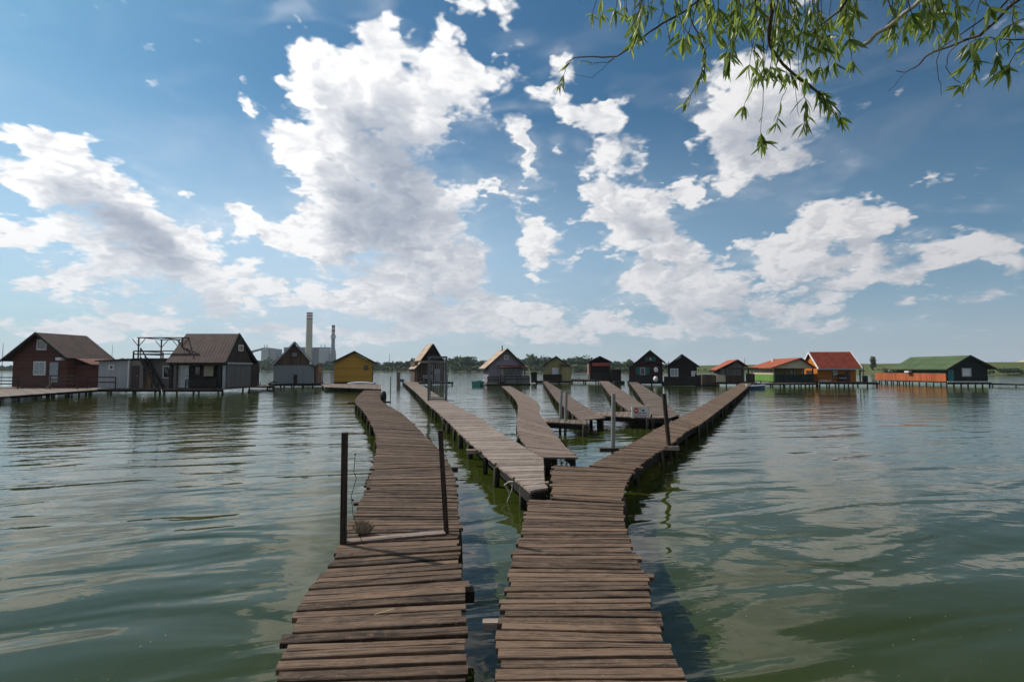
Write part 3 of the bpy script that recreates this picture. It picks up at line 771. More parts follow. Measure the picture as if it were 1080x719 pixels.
        if posts:
            n_ = max(2, int((x1 - x0) / step) + 1)
            for yy in (y0 + 0.12, y1 - 0.12):
                for i in range(n_):
                    o = bpy.data.objects.new('post', PILE); COL.objects.link(o); o.parent = s.root
                    o.location = (x0 + 0.1 + (x1 - x0 - 0.2) * i / (n_ - 1), yy, z - th - 0.02); o.scale = (1.5, 1.5, 1.0)
                    o.rotation_euler = (rw.gauss(0, .03), rw.gauss(0, .03), 0)
    def railing(s, pts, z0, z1, m_='trim_dark', rails=3, posts=1.5, w=0.06, name='railing', fill=None, board=0.09):
        mb = MB()
        for (a, b) in zip(pts[:-1], pts[1:]):
            a, b = Vector((a[0], a[1], 0)), Vector((b[0], b[1], 0)); n_ = max(1, int((b - a).length / posts))
            for i in range(n_ + 1):
                p = a.lerp(b, i / n_); mb.bar((p.x, p.y, z0), (p.x, p.y, z1 - .02), w, w)
            for k_ in range(rails):
                zz = z1 - (z1 - z0) * k_ / rails * 0.85
                mb.bar((a.x, a.y, zz), (b.x, b.y, zz), 0.035, board)
        s.part(name, mb, m_)
        if fill:
            f_ = MB()
            for (a, b) in zip(pts[:-1], pts[1:]): f_.bar((a[0], a[1] + .05, (z0 + z1) / 2), (b[0], b[1] + .05, (z0 + z1) / 2), 0.03, (z1 - z0) * .92)
            s.part('railing_panel', f_, fill)
G = 'stilt cabins standing in the lake'

# 1 red-brown cabin on the far left
h = House('stilt_cabin', 'large red brown cabin with brown roof and two white framed windows, leftmost', 'cabin', 41, 46, rz=-.13, group=G)
xl, xr = h.x(9), h.x(75); ze = h.z(379.5); za = h.z(352.0)
h.gable_walls('clad_redbrown', xl, xr, 0, 4.0, .40, h.z(375.6), za - .05, h.x(41), h.z(376.4))
h.gable_roof('roof_brown', h.x(0), h.x(79), -0.45, 4.3, h.z(381), h.z(378.5), h.z(351.8), h.x(41))
h.window(h.x(37.5), h.x(49.5), h.z(369), h.z(358), 0)
h.window(h.x(35), h.x(49.5), h.z(395.5), h.z(381), 0, pane='curtain_glass', mull=2)
h.door(h.x(54.5), h.x(64.5), h.z(403), h.z(382), 0, 'grey_paint')
h.part('satellite_box', MB().box(h.x(67), h.x(73), -0.5, -0.15, h.z(380), h.z(377)), 'white_paint')
h.part('lean_to_wall', MB().box(xr + .003, xr + 1.75, .7, 3.7, .40, 2.35), 'clad_redbrown')
a = MB(); h.slab(a, (xr + 2.0, 4.0, 2.35), (xr + 2.0, 0.4, 2.35), (xr + .05, 0.4, 3.02), (xr + .05, 4.0, 3.02), 0.08); h.part('lean_to_roof', a, 'roof_rust')
h.deck(xl - 2.6, xr + 1.9, -1.6, 4.4, DECK - .004)
h.railing([(h.x(36, -3), -3.2), (h.x(101, -3), -3.2)], DECK, h.z(396, -3.2), 'trim_brown', 3, 1.9)
h.railing([(h.x(-30, -3), -3.2), (h.x(30, -3), -3.2)], DECK, h.z(398, -3.2), 'trim_dark', 3, 1.9)
h.part('leaning_board', MB().bar((h.x(67.5, -3), -3.45, DECK + .02), (h.x(76, -3), -3.3, h.z(399, -3.3)), .14, .04), 'wood_light_board')

# 2 grey flat-roofed annexe with roof terrace
h = House('stilt_cabin', 'flat roofed grey and beige annexe with roof terrace, pergola frame and outside stair', 'cabin', 145, 43.6, group=G)
z0 = .40
h.box('shed_wall', 'clad_lightgrey', h.x(104), h.x(136), 0, 3.2, z0, h.z(380))
a = MB(); h.slab(a, (h.x(102.5), -.3, h.z(381.2)), (h.x(102.5), 3.4, h.z(381.2)), (h.x(137), 3.4, h.z(379.2)), (h.x(137), -.3, h.z(379.2)), .09); h.part('shed_roof', a, 'roof_brown')
h.window(h.x(115), h.x(120.5), h.z(390), h.z(384.3), 0, fw=.1)
h.box('corner_post', 'white_paint', h.x(135.2), h.x(136.4), -.05, .05, z0, h.z(379.6))
h.box('entry_wall', 'clad_beige', h.x(136.4), h.x(150), .12, 3.2, z0, h.z(380))
h.door(h.x(138), h.x(146), z0 + .02, h.z(385.5), .12, 'trim_brown')
h.box('annexe_wall', 'clad_beige', h.x(150) + .004, h.x(181), .6, 4.0, z0, h.z(379))
h.box('stair_side_wall', 'orange_wall', h.x(150.3), h.x(156), .45, .59, z0, h.z(387))
h.box('terrace_floor', 'trim_brown', h.x(137.5), h.x(182), .1, 4.2, h.z(379) + .004, h.z(377.6))
h.window(h.x(167), h.x(175.5), h.z(399), h.z(385.5), .6, mull=1)
zt = h.z(377.6)
h.railing([(h.x(137.5), .3), (h.x(181), .3), (h.x(181), 4.0)], zt, h.z(370), 'trim_brown', 2, 2.0, .09)
h.railing([(h.x(137.5), .3), (h.x(137.5), 4.0)], zt, h.z(370), 'trim_brown', 2, 2.0, .09, 'railing')
mb = MB(); tp = h.z(355.8)
for (px, yy) in ((141.5, .4), (162, 3.2), (188, .4), (142, 3.2), (190, 3.2)):
    mb.bar((h.x(px), yy, zt), (h.x(px), yy, tp), .085, .085)
    for sg in (-1, 1): mb.bar((h.x(px), yy, tp - .75), (h.x(px) + sg * .55, yy, tp - .1), .045, .045)
mb.bar((h.x(141), .4, tp), (h.x(195), .4, tp), .09, .09); mb.bar((h.x(141), 3.2, tp), (h.x(195), 3.2, tp), .09, .09)
for px in (141.5, 162, 188): mb.bar((h.x(px), .2, tp + .01), (h.x(px), 3.4, tp + .01), .06, .06)
h.part('pergola_frame', mb, 'trim_brown')
mb = MB()
st0 = Vector((h.x(170.5), -.25, DECK + .03)); st1 = Vector((h.x(150.5), -.25, zt))
for yy in (-.35, .35): mb.bar((st0.x, yy, st0.z), (st1.x, yy, st1.z), .05, .26)
for i in range(1, 11):
    p = st0.lerp(st1, i / 11); mb.box(p.x - .14, p.x + .14, -.32, .32, p.z - .02, p.z + .02)
for i in range(0, 5):
    p = st0.lerp(st1, i / 4); mb.bar((p.x, -.35, p.z), (p.x, -.35, p.z + .85), .05, .05)
mb.bar((st0.x, -.35, st0.z + .85), (st1.x, -.35, st1.z + .85), .05, .08)
h.part('stair', mb, 'trim_dark')
h.deck(h.x(103), h.x(181), -1.3, 4.2)
h.railing([(h.x(104), -1.1), (h.x(133), -1.1)], DECK, h.z(397.8, -1.1), 'trim_dark', 2, 1.2, .06)

# 3 house with the large brown tiled roof
h = House('stilt_cabin', 'cabin with a big brown tiled roof and porch, its dark gable facing right', 'cabin', 215, 43.2, group=G)
xl, xr = h.x(183), h.x(238.5); zr = h.z(352.6, 2); ze = h.z(382.5, -.5)
h.box('wall', 'clad_darkbrown', xl + .1, xr - .12, 1.3, 4.2, .40, ze + .1)
A = [(xr - .10, 0.1, ze), (xr - .10, 4.3, ze), (xr - .10, 2.15, zr - .12)]
h.part('gable', MB().prism(A, [(xr + .0, p[1], p[2]) for p in A]), 'clad_darkbrown')
A = [(xl + .1, 0.1, ze), (xl + .1, 4.3, ze), (xl + .1, 2.15, zr - .12)]
h.part('gable', MB().prism(A, [(xl + .2, p[1], p[2]) for p in A]), 'clad_darkbrown')
rl, rr = h.x(197, 2), h.x(250, 2)
a = MB(); h.slab(a, (xl - .3, -.55, ze - .05), (xr + .25, -.55, ze - .05), (rr, 2.15, zr), (rl - .2, 2.15, zr), .10); h.part('roof_slope', a, 'roof_brown')
a = MB(); h.slab(a, (xr + .25, 4.85, ze - .05), (xl - .3, 4.85, ze - .05), (rl - .2, 2.15, zr), (rr, 2.15, zr), .10); h.part('roof_slope', a, 'roof_brown')
for (p, q) in (((xr + .27, -.55, ze), (rr + .02, 2.15, zr + .05)), ((xr + .27, 4.85, ze), (rr + .02, 2.15, zr + .05))): h.part('barge_board', MB().bar(p, q, .05, .22), 'trim_dark')
h.box('tie_beam', 'grey_paint', xr - .02, xr + .06, .1, 4.3, ze - .1, ze + .06)
h.box('eave_beam', 'trim_dark', xl - .2, xr + .1, -.35, -.2, ze - .22, ze - .06)
for px in (182.5, 233.5): h.box('porch_post', 'trim_dark', h.x(px) - .12, h.x(px) + .12, -.3, -.1, .40, ze - .05)
h.box('corner_post', 'grey_paint', xr - .12, xr + .04, -.3, -.12, .40, ze)
h.door(h.x(188.5, 1.3), h.x(199.5, 1.3), .42, h.z(385, 1.3), 1.3, 'white_paint')
h.window(h.x(203, 1.3), h.x(212, 1.3), h.z(396, 1.3), h.z(386, 1.3), 1.3, 'trim_brown')
h.box('white_shutter', 'cream_paint', h.x(215, .9), h.x(225, .9), .9, 1.0, h.z(396.5, .9), h.z(384.5, .9))
h.box('table', 'trim_dark', h.x(214), h.x(224), .2, .8, 1.05, 1.13); h.box('bench', 'trim_dark', h.x(204), h.x(232), .0, .18, .55, .95)
h.box('side_panel', 'clad_greywood', xr - .13, xr - .03, 0.2, 4.2, .45, ze - .12)
h.side_window(xr + .0, 1.8, 2.6, 3.6, 4.15, out=1)
h.box('rear_shed', 'clad_darkbrown', xr - 2.4, xr - .25, 4.6, 6.2, .40, h.z(384, 5))
h.deck(xl - .2, xr + .35, -1.0, 7.0)
h.railing([(h.x(201), -.6), (h.x(232), -.6)], DECK, h.z(400.5, -.6), 'trim_dark', 4, 1.4, .06)

# 4 grey shed with dark wooden gable
h = House('stilt_cabin', 'small pale grey shed with weathered dark wooden gable, in front of the chimneys', 'cabin', 310, 58, rz=0.36, group=G)
xl, xr = h.x(290.5), h.x(329); zf = h.z(404.3); ze = h.z(385)
h.gable_walls('clad_zinc', xl, xr, 0, 4.5, zf, ze, h.z(362), gable_mat='clad_brown_old')
h.gable_roof('roof_grey', h.x(289), h.x(331.5), -.35, 4.8, h.z(386), h.z(386), h.z(361), trim='grey_paint')
h.window(h.x(307), h.x(313.5), h.z(377), h.z(371), -.03, 'trim_dark')
h.door(h.x(310), h.x(313.5), zf, h.z(395), 0, 'trim_dark', False)
h.part('lamp', MB().box(h.x(325), h.x(328), -.3, -.1, h.z(384), h.z(381.5)), 'white_paint')
h.deck(h.x(287), h.x(340), -.8, 5.0, zf - .02, 'wood_dark', True, step=1.1)
# 5 yellow cabin
h = House('stilt_cabin', 'yellow gabled cabin with a single small dark window', 'cabin', 373.5, 62, rz=0.27, group=G)
xl, xr = h.x(353.5), h.x(392.5); zf = h.z(402.5)
h.gable_walls('clad_yellow', xl, xr, 0, 5, zf, h.z(382.5), h.z(372), h.x(373.5))
h.gable_roof('roof_grey', h.x(352), h.x(396), -.3, 5.3, h.z(382.5), h.z(383.5), h.z(371.2), h.x(373.5), .12)
h.window(h.x(383.5), h.x(387.7), h.z(390), h.z(385), 0, 'trim_brown', fw=.07)
h.box('belt_board', 'trim_brown', xl + .1, xr - .1, -.02, -.003, h.z(388.6), h.z(388.2))
h.box('corner_board', 'trim_dark', xr - .04, xr + .05, -.03, .1, zf, h.z(383.5))
h.box('base_beam', 'trim_dark', xl, xr, -.05, 5, zf - .25, zf - .005)
h.deck(h.x(350), h.x(396), -.3, 5.4, zf - .26, 'wood_dark', True, step=1.2)
# 6 narrow steep A-frame behind the gate
h = House('stilt_cabin', 'narrow steep roofed cabin of dark boards behind the steel gate', 'cabin', 455, 66, rz=0.34, group=G)
xl, xr = h.x(438.5), h.x(469.5); zf = h.z(402.5); zb = h.z(381.5)
h.box('wall', 'clad_brown_old', xl, xr, 0.9, 4.5, zf, zb)
A = [(h.x(446), 0, zb), (h.x(466), 0, zb), (h.x(456.3), 0, h.z(364.5))]
h.part('gable', MB().prism(list(reversed(A)), [(p[0], 4.4, p[2]) for p in reversed(A)]), 'clad_black')
a = MB(); h.slab(a, (h.x(442.8), -.4, h.z(381)), (h.x(442.8), 4.6, h.z(381)), (h.x(456), 4.6, h.z(363)), (h.x(456), -.4, h.z(363)), .10); h.part('roof_slope', a, 'roof_tan')
a = MB(); h.slab(a, (h.x(467), 4.6, h.z(381)), (h.x(467), -.4, h.z(381)), (h.x(456), -.4, h.z(363)), (h.x(456), 4.6, h.z(363)), .10); h.part('roof_slope', a, 'roof_black')
h.box('fascia_board', 'wood_light_board', h.x(442.5), h.x(470.5), -.55, -.42, h.z(382.6), h.z(380.7))
a = MB(); h.slab(a, (h.x(436.5), -.5, h.z(389.5)), (h.x(436.5), 4.6, h.z(389.5)), (h.x(444.3), 4.6, h.z(381.5)), (h.x(444.3), -.5, h.z(381.5)), .07); h.part('lean_to_roof', a, 'roof_tan')
h.window(h.x(453), h.x(458), h.z(391), h.z(384.5), .9, 'grey_paint'); h.door(h.x(460), h.x(465.5), zf, h.z(389), .9, 'grey_paint')
for px in (439.5, 444, 469.5): h.box('porch_post', 'trim_brown', h.x(px) - .07, h.x(px) + .07, -.4, -.26, zf, h.z(383))
h.part('sitting_bench', MB().box(h.x(447), h.x(457), .2, .5, zf + .4, zf + .48).box(h.x(447), h.x(457), .48, .53, zf + .5, zf + .9).box(h.x(447.5), h.x(448), .2, .5, zf, zf + .4).box(h.x(456), h.x(456.5), .2, .5, zf, zf + .4), 'grey_paint')
h.deck(h.x(437), h.x(476), -1.4, 4.8, zf - .02, 'wood_mid', True, step=1.2)
h.railing([(h.x(446), -1.3), (h.x(470), -1.3)], zf, h.z(395, -1.3), 'trim_dark', 3, 1.2, .05)
# 7 lilac grey cabin with railed terrace
h = House('stilt_cabin', 'lilac grey gabled cabin with pale railed terrace and a row of porch windows', 'cabin', 534, 66, rz=0.2, group=G)
xl, xr = h.x(515), h.x(551.5); zf = h.z(403)
h.gable_walls('clad_lilac', xl, xr, 0, 5, zf, h.z(386), h.z(369.4), h.x(534.4), h.z(385.2))
h.gable_roof('roof_tan', h.x(510.5), h.x(555), -.4, 5.3, h.z(389.3), h.z(388), h.z(368.3), h.x(534.6), .10, 'trim_brown')
h.window(h.x(531.5), h.x(536.5), h.z(379), h.z(374.5), 0, 'white_paint')
a = MB(); h.slab(a, (h.x(525.5), -1.5, h.z(387.6)), (h.x(556), -1.5, h.z(387.6)), (h.x(556), 0, h.z(385.6)), (h.x(525.5), 0, h.z(385.6)), .07); h.part('porch_roof', a, 'roof_rust')
for a_, b_, pn in ((526.5, 531, 'cream_paint'), (532, 536.5, 'glass_dark'), (537, 541.5, 'glass_dark'), (543, 546.5, 'glass_dark')):
    h.window(h.x(a_), h.x(b_), h.z(395.5), h.z(388.6), -.02, 'grey_paint', pn, .07)
for px in (526, 551.5): h.box('porch_post', 'trim_brown', h.x(px) - .06, h.x(px) + .06, -1.4, -1.28, zf, h.z(387.6))
h.box('stove_pipe', 'steel_dark', h.x(531.4), h.x(532.4), 1.5, 1.62, h.z(370), h.z(363.8))
h.deck(h.x(510.5), h.x(556.5), -1.9, 5.2, h.z(404), 'wood_mid', True, step=1.3)
zz = h.z(404)
h.railing([(h.x(511, -1.8), -1.8), (h.x(523, -1.8), -1.8)], zz, h.z(397, -1.8), 'trim_dark', 2, 1.3, .06, fill='clad_greywood')
h.railing([(h.x(529, -1.8), -1.8), (h.x(556, -1.8), -1.8)], zz, h.z(396.5, -1.8), 'trim_dark', 2, 1.3, .06, fill='clad_greywood')
# 8 olive yellow cabin
h = House('stilt_cabin', 'small olive yellow cabin with closed white shutter', 'cabin', 587, 74, rz=-0.07, group=G)
xl, xr = h.x(573.5), h.x(593); zf = h.z(401.5)
h.gable_walls('clad_olive', xl, h.x(600), 0, 5, zf, h.z(386), h.z(376.6), h.x(586.5), h.z(386.5))
h.gable_roof('roof_grey', h.x(572), h.x(600.5), -.3, 5.3, h.z(387), h.z(386), h.z(376), h.x(586.5), .09)
h.box('annexe_wall', 'clad_olive', h.x(592.5), h.x(601.8), -.9, .0, zf, h.z(386.6))
a = MB(); h.slab(a, (h.x(602.8), .1, h.z(387.3)), (h.x(602.8), -1.2, h.z(387.3)), (h.x(589.5), -1.2, h.z(384.3)), (h.x(589.5), .1, h.z(384.3)), .07); h.part('lean_to_roof', a, 'roof_grey')
h.box('shutter', 'white_paint', h.x(582.5), h.x(589.5), -.06, -.003, h.z(394.5), h.z(387.8))
h.deck(h.x(565), h.x(603), -1.8, 5.2, zf - .02, 'wood_dark', True, step=1.3)
h.railing([(h.x(573), -1.6), (h.x(592), -1.6)], zf, h.z(395, -1.6), 'trim_dark', 3, 1.5, .06, fill='fence_brown')
h.part('water_tank', MB().box(h.x(560.5), h.x(566.5), -1.4, -.4, h.z(403), h.z(392)), 'trim_dark')
# 9 dark cabin with red awning
h = House('stilt_cabin', 'dark cabin with a red awning band under its low roof', 'cabin', 632.5, 72, rz=-0.1, group=G)
xl, xr = h.x(622), h.x(643); zf = h.z(400)
h.gable_walls('clad_black', xl, xr, 0, 5, zf, h.z(381.6), h.z(377.3), h.x(632.4))
h.gable_roof('roof_maroon', h.x(619.8), h.x(645), -.8, 5.3, h.z(382.3), h.z(382.3), h.z(376.2), None, .08)
h.box('awning', 'awning_red', h.x(624.5), h.x(642.5), -.7, -.5, h.z(385.8), h.z(382.6))
h.box('side_wall', 'clad_pink', xl - .12, xl - .003, 0, 4.8, zf + .6, h.z(382.4))
for px in (622.5, 642.5): h.box('porch_post', 'trim_brown', h.x(px) - .07, h.x(px) + .07, -.7, -.56, zf, h.z(383))
h.railing([(h.x(625), -.75), (h.x(643), -.75)], zf, h.z(393.5, -.75), 'trim_dark', 3, .9, .05, fill='fence_brown')
h.deck(h.x(603), h.x(645), -1.2, 5.2, zf - .02, 'wood_mid', True, step=1.6)
h.railing([(h.x(606), -1.1), (h.x(621), -1.1)], zf, h.z(393.7, -1.1), 'white_paint', 2, .8, .05, 'white_fence')
# 9b black shed
h = House('floating_shed', 'small square black shed between the awning cabin and the maroon one', 'shed', 650, 70)
h.box('wall', 'clad_black', h.x(645), h.x(655), 0, 2.2, .45, h.z(390.3))
h.part('roof', MB().box(h.x(644.4), h.x(655.6), -.2, 2.4, h.z(390.3) + .003, h.z(389.7)), 'trim_dark')
h.box('platform_block', 'steel_dark', h.x(646), h.x(657), -1.0, 2.2, -.3, .44)
h.part('antenna_pole', MB().bar((h.x(648), .5, h.z(390)), (h.x(648), .5, h.z(383.5)), .06).bar((h.x(645.5), .5, h.z(383.8)), (h.x(648.6), .5, h.z(383.8)), .05), 'steel_dark')
# 10 maroon cabin with green shutters
h = House('stilt_cabin', 'maroon gabled cabin with dark green shutters and a lower porch gable', 'cabin', 681, 67, rz=-0.27, group=G)
xl, xr = h.x(664.5), h.x(698); zf = h.z(402)
h.gable_walls('clad_maroon', h.x(671), h.x(698), 0, 5, zf, h.z(383), h.z(371), h.x(685.7), h.z(381.2))
h.gable_roof('roof_maroon', h.x(668), h.x(701), -.3, 5.3, h.z(385), h.z(383), h.z(370), h.x(685.7), .1)
A = [(xl, -1.6, zf), (h.x(697), -1.6, zf), (h.x(697), -1.6, h.z(385, -1.6)), (h.x(685), -1.6, h.z(382, -1.6)), (xl, -1.6, h.z(386.5, -1.6))]
h.part('porch_wall', MB().prism(list(reversed(A)), [(p[0], -.01, p[2]) for p in reversed(A)]), 'clad_maroon')
a = MB(); h.slab(a, (h.x(663), -1.9, h.z(387.2)), (h.x(663), 0, h.z(387.2)), (h.x(685), 0, h.z(381)), (h.x(685), -1.9, h.z(381)), .06); h.part('porch_roof', a, 'roof_grey')
a = MB(); h.slab(a, (h.x(699), 0, h.z(385)), (h.x(699), -1.9, h.z(385)), (h.x(685), -1.9, h.z(381)), (h.x(685), 0, h.z(381)), .06); h.part('porch_roof', a, 'roof_grey')
for s_ in ((680.6, 684), (688, 691.2)): h.box('attic_shutter', 'green_shutter', h.x(s_[0]), h.x(s_[1]), -.1, -.04, h.z(381), h.z(376.5))
h.window(h.x(684.6), h.x(687.4), h.z(380.5), h.z(376.5), -.02, 'green_shutter', 'curtain_glass', .06)
h.window(h.x(679, -1.6), h.x(684, -1.6), h.z(395, -1.6), h.z(387.5, -1.6), -1.62, 'white_paint', 'glass_dark', .05)
h.box('shutter', 'green_shutter', h.x(674.5, -1.6), h.x(678.8, -1.6), -1.7, -1.61, h.z(395, -1.6), h.z(387, -1.6))
h.box('shutter', 'green_shutter', h.x(684.3, -1.6), h.x(688.5, -1.6), -1.7, -1.61, h.z(395, -1.6), h.z(387, -1.6))
h.part('float_tank', MB().sphere((h.x(695.5, -2), -2.3, h.z(399.6, -2.3)), .30, .3, .36), 'white_plastic')
h.part('satellite_dish', MB().sphere((h.x(696, -2), -2.0, h.z(389.8, -2)), .26, .10, .34).bar((h.x(696, -2), -1.9, h.z(389.8, -2)), (h.x(698, -2), -1.6, h.z(391.5, -2)), .05), 'white_plastic')
h.deck(xl - .2, h.x(699), -2.2, 5.1, zf - .02, 'wood_dark', True, step=1.2)
h.box('base_beam', 'trim_dark', xl, h.x(697), -2.25, -2.2, zf - .1, zf + .7)
# 11 black cabin
h = House('stilt_cabin', 'black gabled cabin with a pale double window and black railed terrace', 'cabin', 719, 64, rz=-0.3, group=G)
xl, xr = h.x(705), h.x(734); zf = h.z(404)
h.gable_walls('clad_black', xl, xr, 0, 5, zf, h.z(386.2), h.z(375.3), h.x(719.3), h.z(385.8))
h.gable_roof('roof_black', h.x(701.5), h.x(736.5), -.5, 5.3, h.z(388.5), h.z(387), h.z(374.3), h.x(719.3), .1)
h.window(h.x(707.5), h.x(715.5), h.z(397), h.z(388.5), 0, 'white_paint', 'curtain_glass', .09, 2)
h.box('terrace_wall', 'clad_black', h.x(701), h.x(735.5), -1.8, -1.72, zf - .2, h.z(397, -1.8))
h.part('hanging_cloth', MB().box(h.x(728), h.x(731.5), -1.5, -1.4, h.z(396.5), h.z(391)).box(h.x(732), h.x(733), -1.5, -1.42, h.z(394), h.z(391)), 'cloth_white')
h.part('chimney_cowl', MB().tube([(h.x(705), 2.0, h.z(388)), (h.x(705), 2.0, h.z(383)), (h.x(705), 2.0, h.z(380))], [.22, .22, .05], 8), 'white_plastic')
h.deck(h.x(700), h.x(736), -1.85, 5.1, zf - .02, 'wood_dark', True, step=1.5)
# 12 low cabin with orange roof
h = House('stilt_cabin', 'small grey cabin with an orange roof slope, at the end of the right walkway', 'cabin', 771, 62, rz=-0.2, group=G)
xl, xr = h.x(759), h.x(784); zf = h.z(402.5)
h.box('wall', 'clad_greywood', xl + .2, xr, 0, 5, zf, h.z(388.6))
A = [(h.x(766), 0.0, h.z(388.6)), (h.x(785), 0.0, h.z(388.6)), (h.x(777), 0.0, h.z(380.8))]
h.part('gable', MB().prism(list(reversed(A)), [(p[0], 4.9, p[2]) for p in reversed(A)]), 'clad_greywood')
a = MB(); h.slab(a, (h.x(755.5), -.5, h.z(390.8)), (h.x(758.0), 5.2, h.z(390.8)), (h.x(777), 5.2, h.z(379.8)), (h.x(777), -.5, h.z(379.8)), .1); h.part('roof_slope', a, 'roof_orange')
a = MB(); h.slab(a, (h.x(787), 5.2, h.z(387)), (h.x(787), -.5, h.z(387)), (h.x(777), -.5, h.z(379.8)), (h.x(777), 5.2, h.z(379.8)), .1); h.part('roof_slope', a, 'roof_orange')
h.box('porch_fascia', 'trim_brown', h.x(767), h.x(796), -.9, -.8, h.z(389.3, -.9), h.z(387.6, -.9))
h.box('pale_panel', 'panel_cream', h.x(758, -.9), h.x(767, -.9), -.9, -.82, zf, h.z(395.5, -.9))
h.box('porch_wall', 'fence_brown', h.x(767.2, -.9), h.x(784, -.9), -.86, -.78, zf, h.z(396, -.9))
for px in (767.2, 784, 790): h.box('porch_post', 'trim_dark', h.x(px, -.9) - .07, h.x(px, -.9) + .07, -.78, -.64, zf, h.z(388.5, -.9))
h.box('fence_panel', 'fence_brown', h.x(785), h.x(793.5), -.3, -.2, zf, h.z(394))
h.deck(h.x(755), h.x(794), -1.1, 5.1, zf - .02, 'wood_dark', True, step=1.5)
# brown low hut roof / covered boat left of it
h = House('covered_boat', 'low boat under a brown tarpaulin left of the orange roofed cabin', 'boat', 749, 62)
mb = MB()
for i, (px, top) in enumerate(((740, 396.5), (745, 395.2), (752, 395), (758, 396.5))):
    pass
A = [(h.x(740), 0, .12), (h.x(758), 0, .12), (h.x(758.5), 0, h.z(396)), (h.x(752), 0, h.z(395)), (h.x(740.5), 0, h.z(394.8))]
h.part('tarpaulin', MB().prism(list(reversed(A)), [(p[0] * .9, 2.2, p[2] - .1) for p in reversed(A)]), 'clad_brown_old')
h.part('hull', MB().prism([(h.x(742), .3, -.25), (h.x(757), .3, -.25), (h.x(759), -.1, .115), (h.x(739.5), -.1, .115)], [(h.x(742), 1.9, -.25), (h.x(757), 1.9, -.25), (h.x(759), 2.3, .115), (h.x(739.5), 2.3, .115)]), 'trim_dark')
# 13 red roof over green porch
h = House('stilt_cabin', 'cabin with a bright red roof, beige gable and green porch walls', 'cabin', 826, 62, rz=-0.12, group=G)
xl, xr = h.x(817), h.x(855); zf = h.z(402.3)
bx = h.x(796.5, 0)
h.box('porch_wall', 'clad_darkgreen', xl, xr, 0, .08, zf, h.z(394.5))
h.box('back_wall', 'clad_olive', xl + .9, xr - .2, 2.2, 2.3, zf, h.z(388))
A = [(xl - .3, 0, h.z(388.2)), (xr + .2, 0, h.z(388.2)), (h.x(842.5), 0, h.z(378.7))]
h.part('gable', MB().prism(list(reversed(A)), [(p[0], 6.6, p[2]) for p in reversed(A)]), 'cream_paint')
a = MB(); h.slab(a, (xl - .6, -.5, h.z(388.6)), (xl - .6, 7.6, h.z(388.6)), (h.x(842.5), 7.6, h.z(378)), (h.x(842.5), -.5, h.z(378)), .1); h.part('roof_slope', a, 'roof_red')
a = MB(); h.slab(a, (h.x(856.5), 7.6, h.z(388.4)), (h.x(856.5), -.5, h.z(388.4)), (h.x(842.5), -.5, h.z(378)), (h.x(842.5), 7.6, h.z(378)), .1); h.part('roof_slope', a, 'roof_red')
h.box('side_wall_upper', 'panel_cream', xl - .08, xl - .003, .1, 7.0, h.z(395), h.z(388.8))
h.box('side_wall_lower', 'clad_green', xl - .10, xl - .003, .1, 7.0, zf, h.z(395) - .004)
for px in (817.5, 827, 836, 846, 855): h.box('porch_post', 'trim_dark', h.x(px) - .06, h.x(px) + .06, -.12, -.003, zf, h.z(388.4))
h.window(h.x(831, 2.2), h.x(834.5, 2.2), h.z(395, 2.2), h.z(390, 2.2), 2.19, 'white_paint', 'curtain_glass', .07)
h.window(h.x(846, 2.2), h.x(852, 2.2), h.z(395, 2.2), h.z(390.5, 2.2), 2.19, 'grey_paint', 'curtain_glass', .07)
h.part('chimney', MB().tube([(h.x(806, 6.5), 5.5, h.z(384, 6.5)), (h.x(806, 6.5), 5.5, h.z(378.5, 6.5))], .22, 8), 'white_plastic')
h.deck(xl - .5, xr + .3, -.6, 7.2, zf - .02, 'wood_dark', True, step=1.2)
# 14 orange cabin with dark red roof
h = House('stilt_cabin', 'orange cabin under a wide dark red roof with white trim', 'cabin', 880, 61.5, rz=-.16, group=G)
xl, xr = h.x(865.5), h.x(903); zf = h.z(402.5); ze = h.z(389.2); zr = h.z(371)
h.box('wall', 'clad_orange', xl, xr, 0.6, 4.6, zf, ze + .15)
for xx in (xl, xr - .1):
    A = [(xx, .3, ze + .1), (xx, 4.6, ze + .1), (xx, 2.4, zr - .1)]
    h.part('gable', MB().prism(A, [(xx + .1, p[1], p[2]) for p in A]), 'clad_orange')
a = MB(); h.slab(a, (xl - .25, -.35, ze), (xr + .25, -.35, ze), (xr + .25, 2.4, zr), (xl - .25, 2.4, zr), .1); h.part('roof_slope', a, 'roof_darkred')
a = MB(); h.slab(a, (xr + .25, 5.0, ze), (xl - .25, 5.0, ze), (xl - .25, 2.4, zr), (xr + .25, 2.4, zr), .1); h.part('roof_slope', a, 'roof_darkred')
for (e0, r0) in (((xl - .28, -.35, ze + .05), (xl - .28, 2.4, zr + .05)), ((xl - .28, 5.0, ze + .05), (xl - .28, 2.4, zr + .05)), ((xr + .28, -.35, ze + .05), (xr + .28, 2.4, zr + .05))):
    h.part('barge_board', MB().bar(e0, r0, .05, .22), 'white_paint')
h.box('gutter', 'grey_paint', xl - .25, xr + .25, -.45, -.36, ze - .06, ze + .08)
h.window(h.x(880), h.x(885), h.z(395), h.z(391), .6, 'white_paint', 'curtain_glass', .07)
h.box('sill', 'white_paint', h.x(879.6), h.x(885.4), .46, .55, h.z(395.3), h.z(395) + .02)
h.door(h.x(892.5), h.x(897), zf, h.z(391), .6, 'trim_brown')
for px in (877, 903.5): h.box('porch_post', 'trim_brown', h.x(px) - .06, h.x(px) + .06, -.3, -.18, zf, ze)
h.box('bench', 'grey_paint', h.x(884), h.x(891), -.1, .3, zf + .4, zf + .5); h.box('bench_back', 'trim_dark', h.x(884), h.x(891), .31, .36, zf + .1, zf + .9)
h.deck(h.x(861), h.x(917), -1.1, 4.8, zf - .02, 'wood_mid', True, step=1.0)
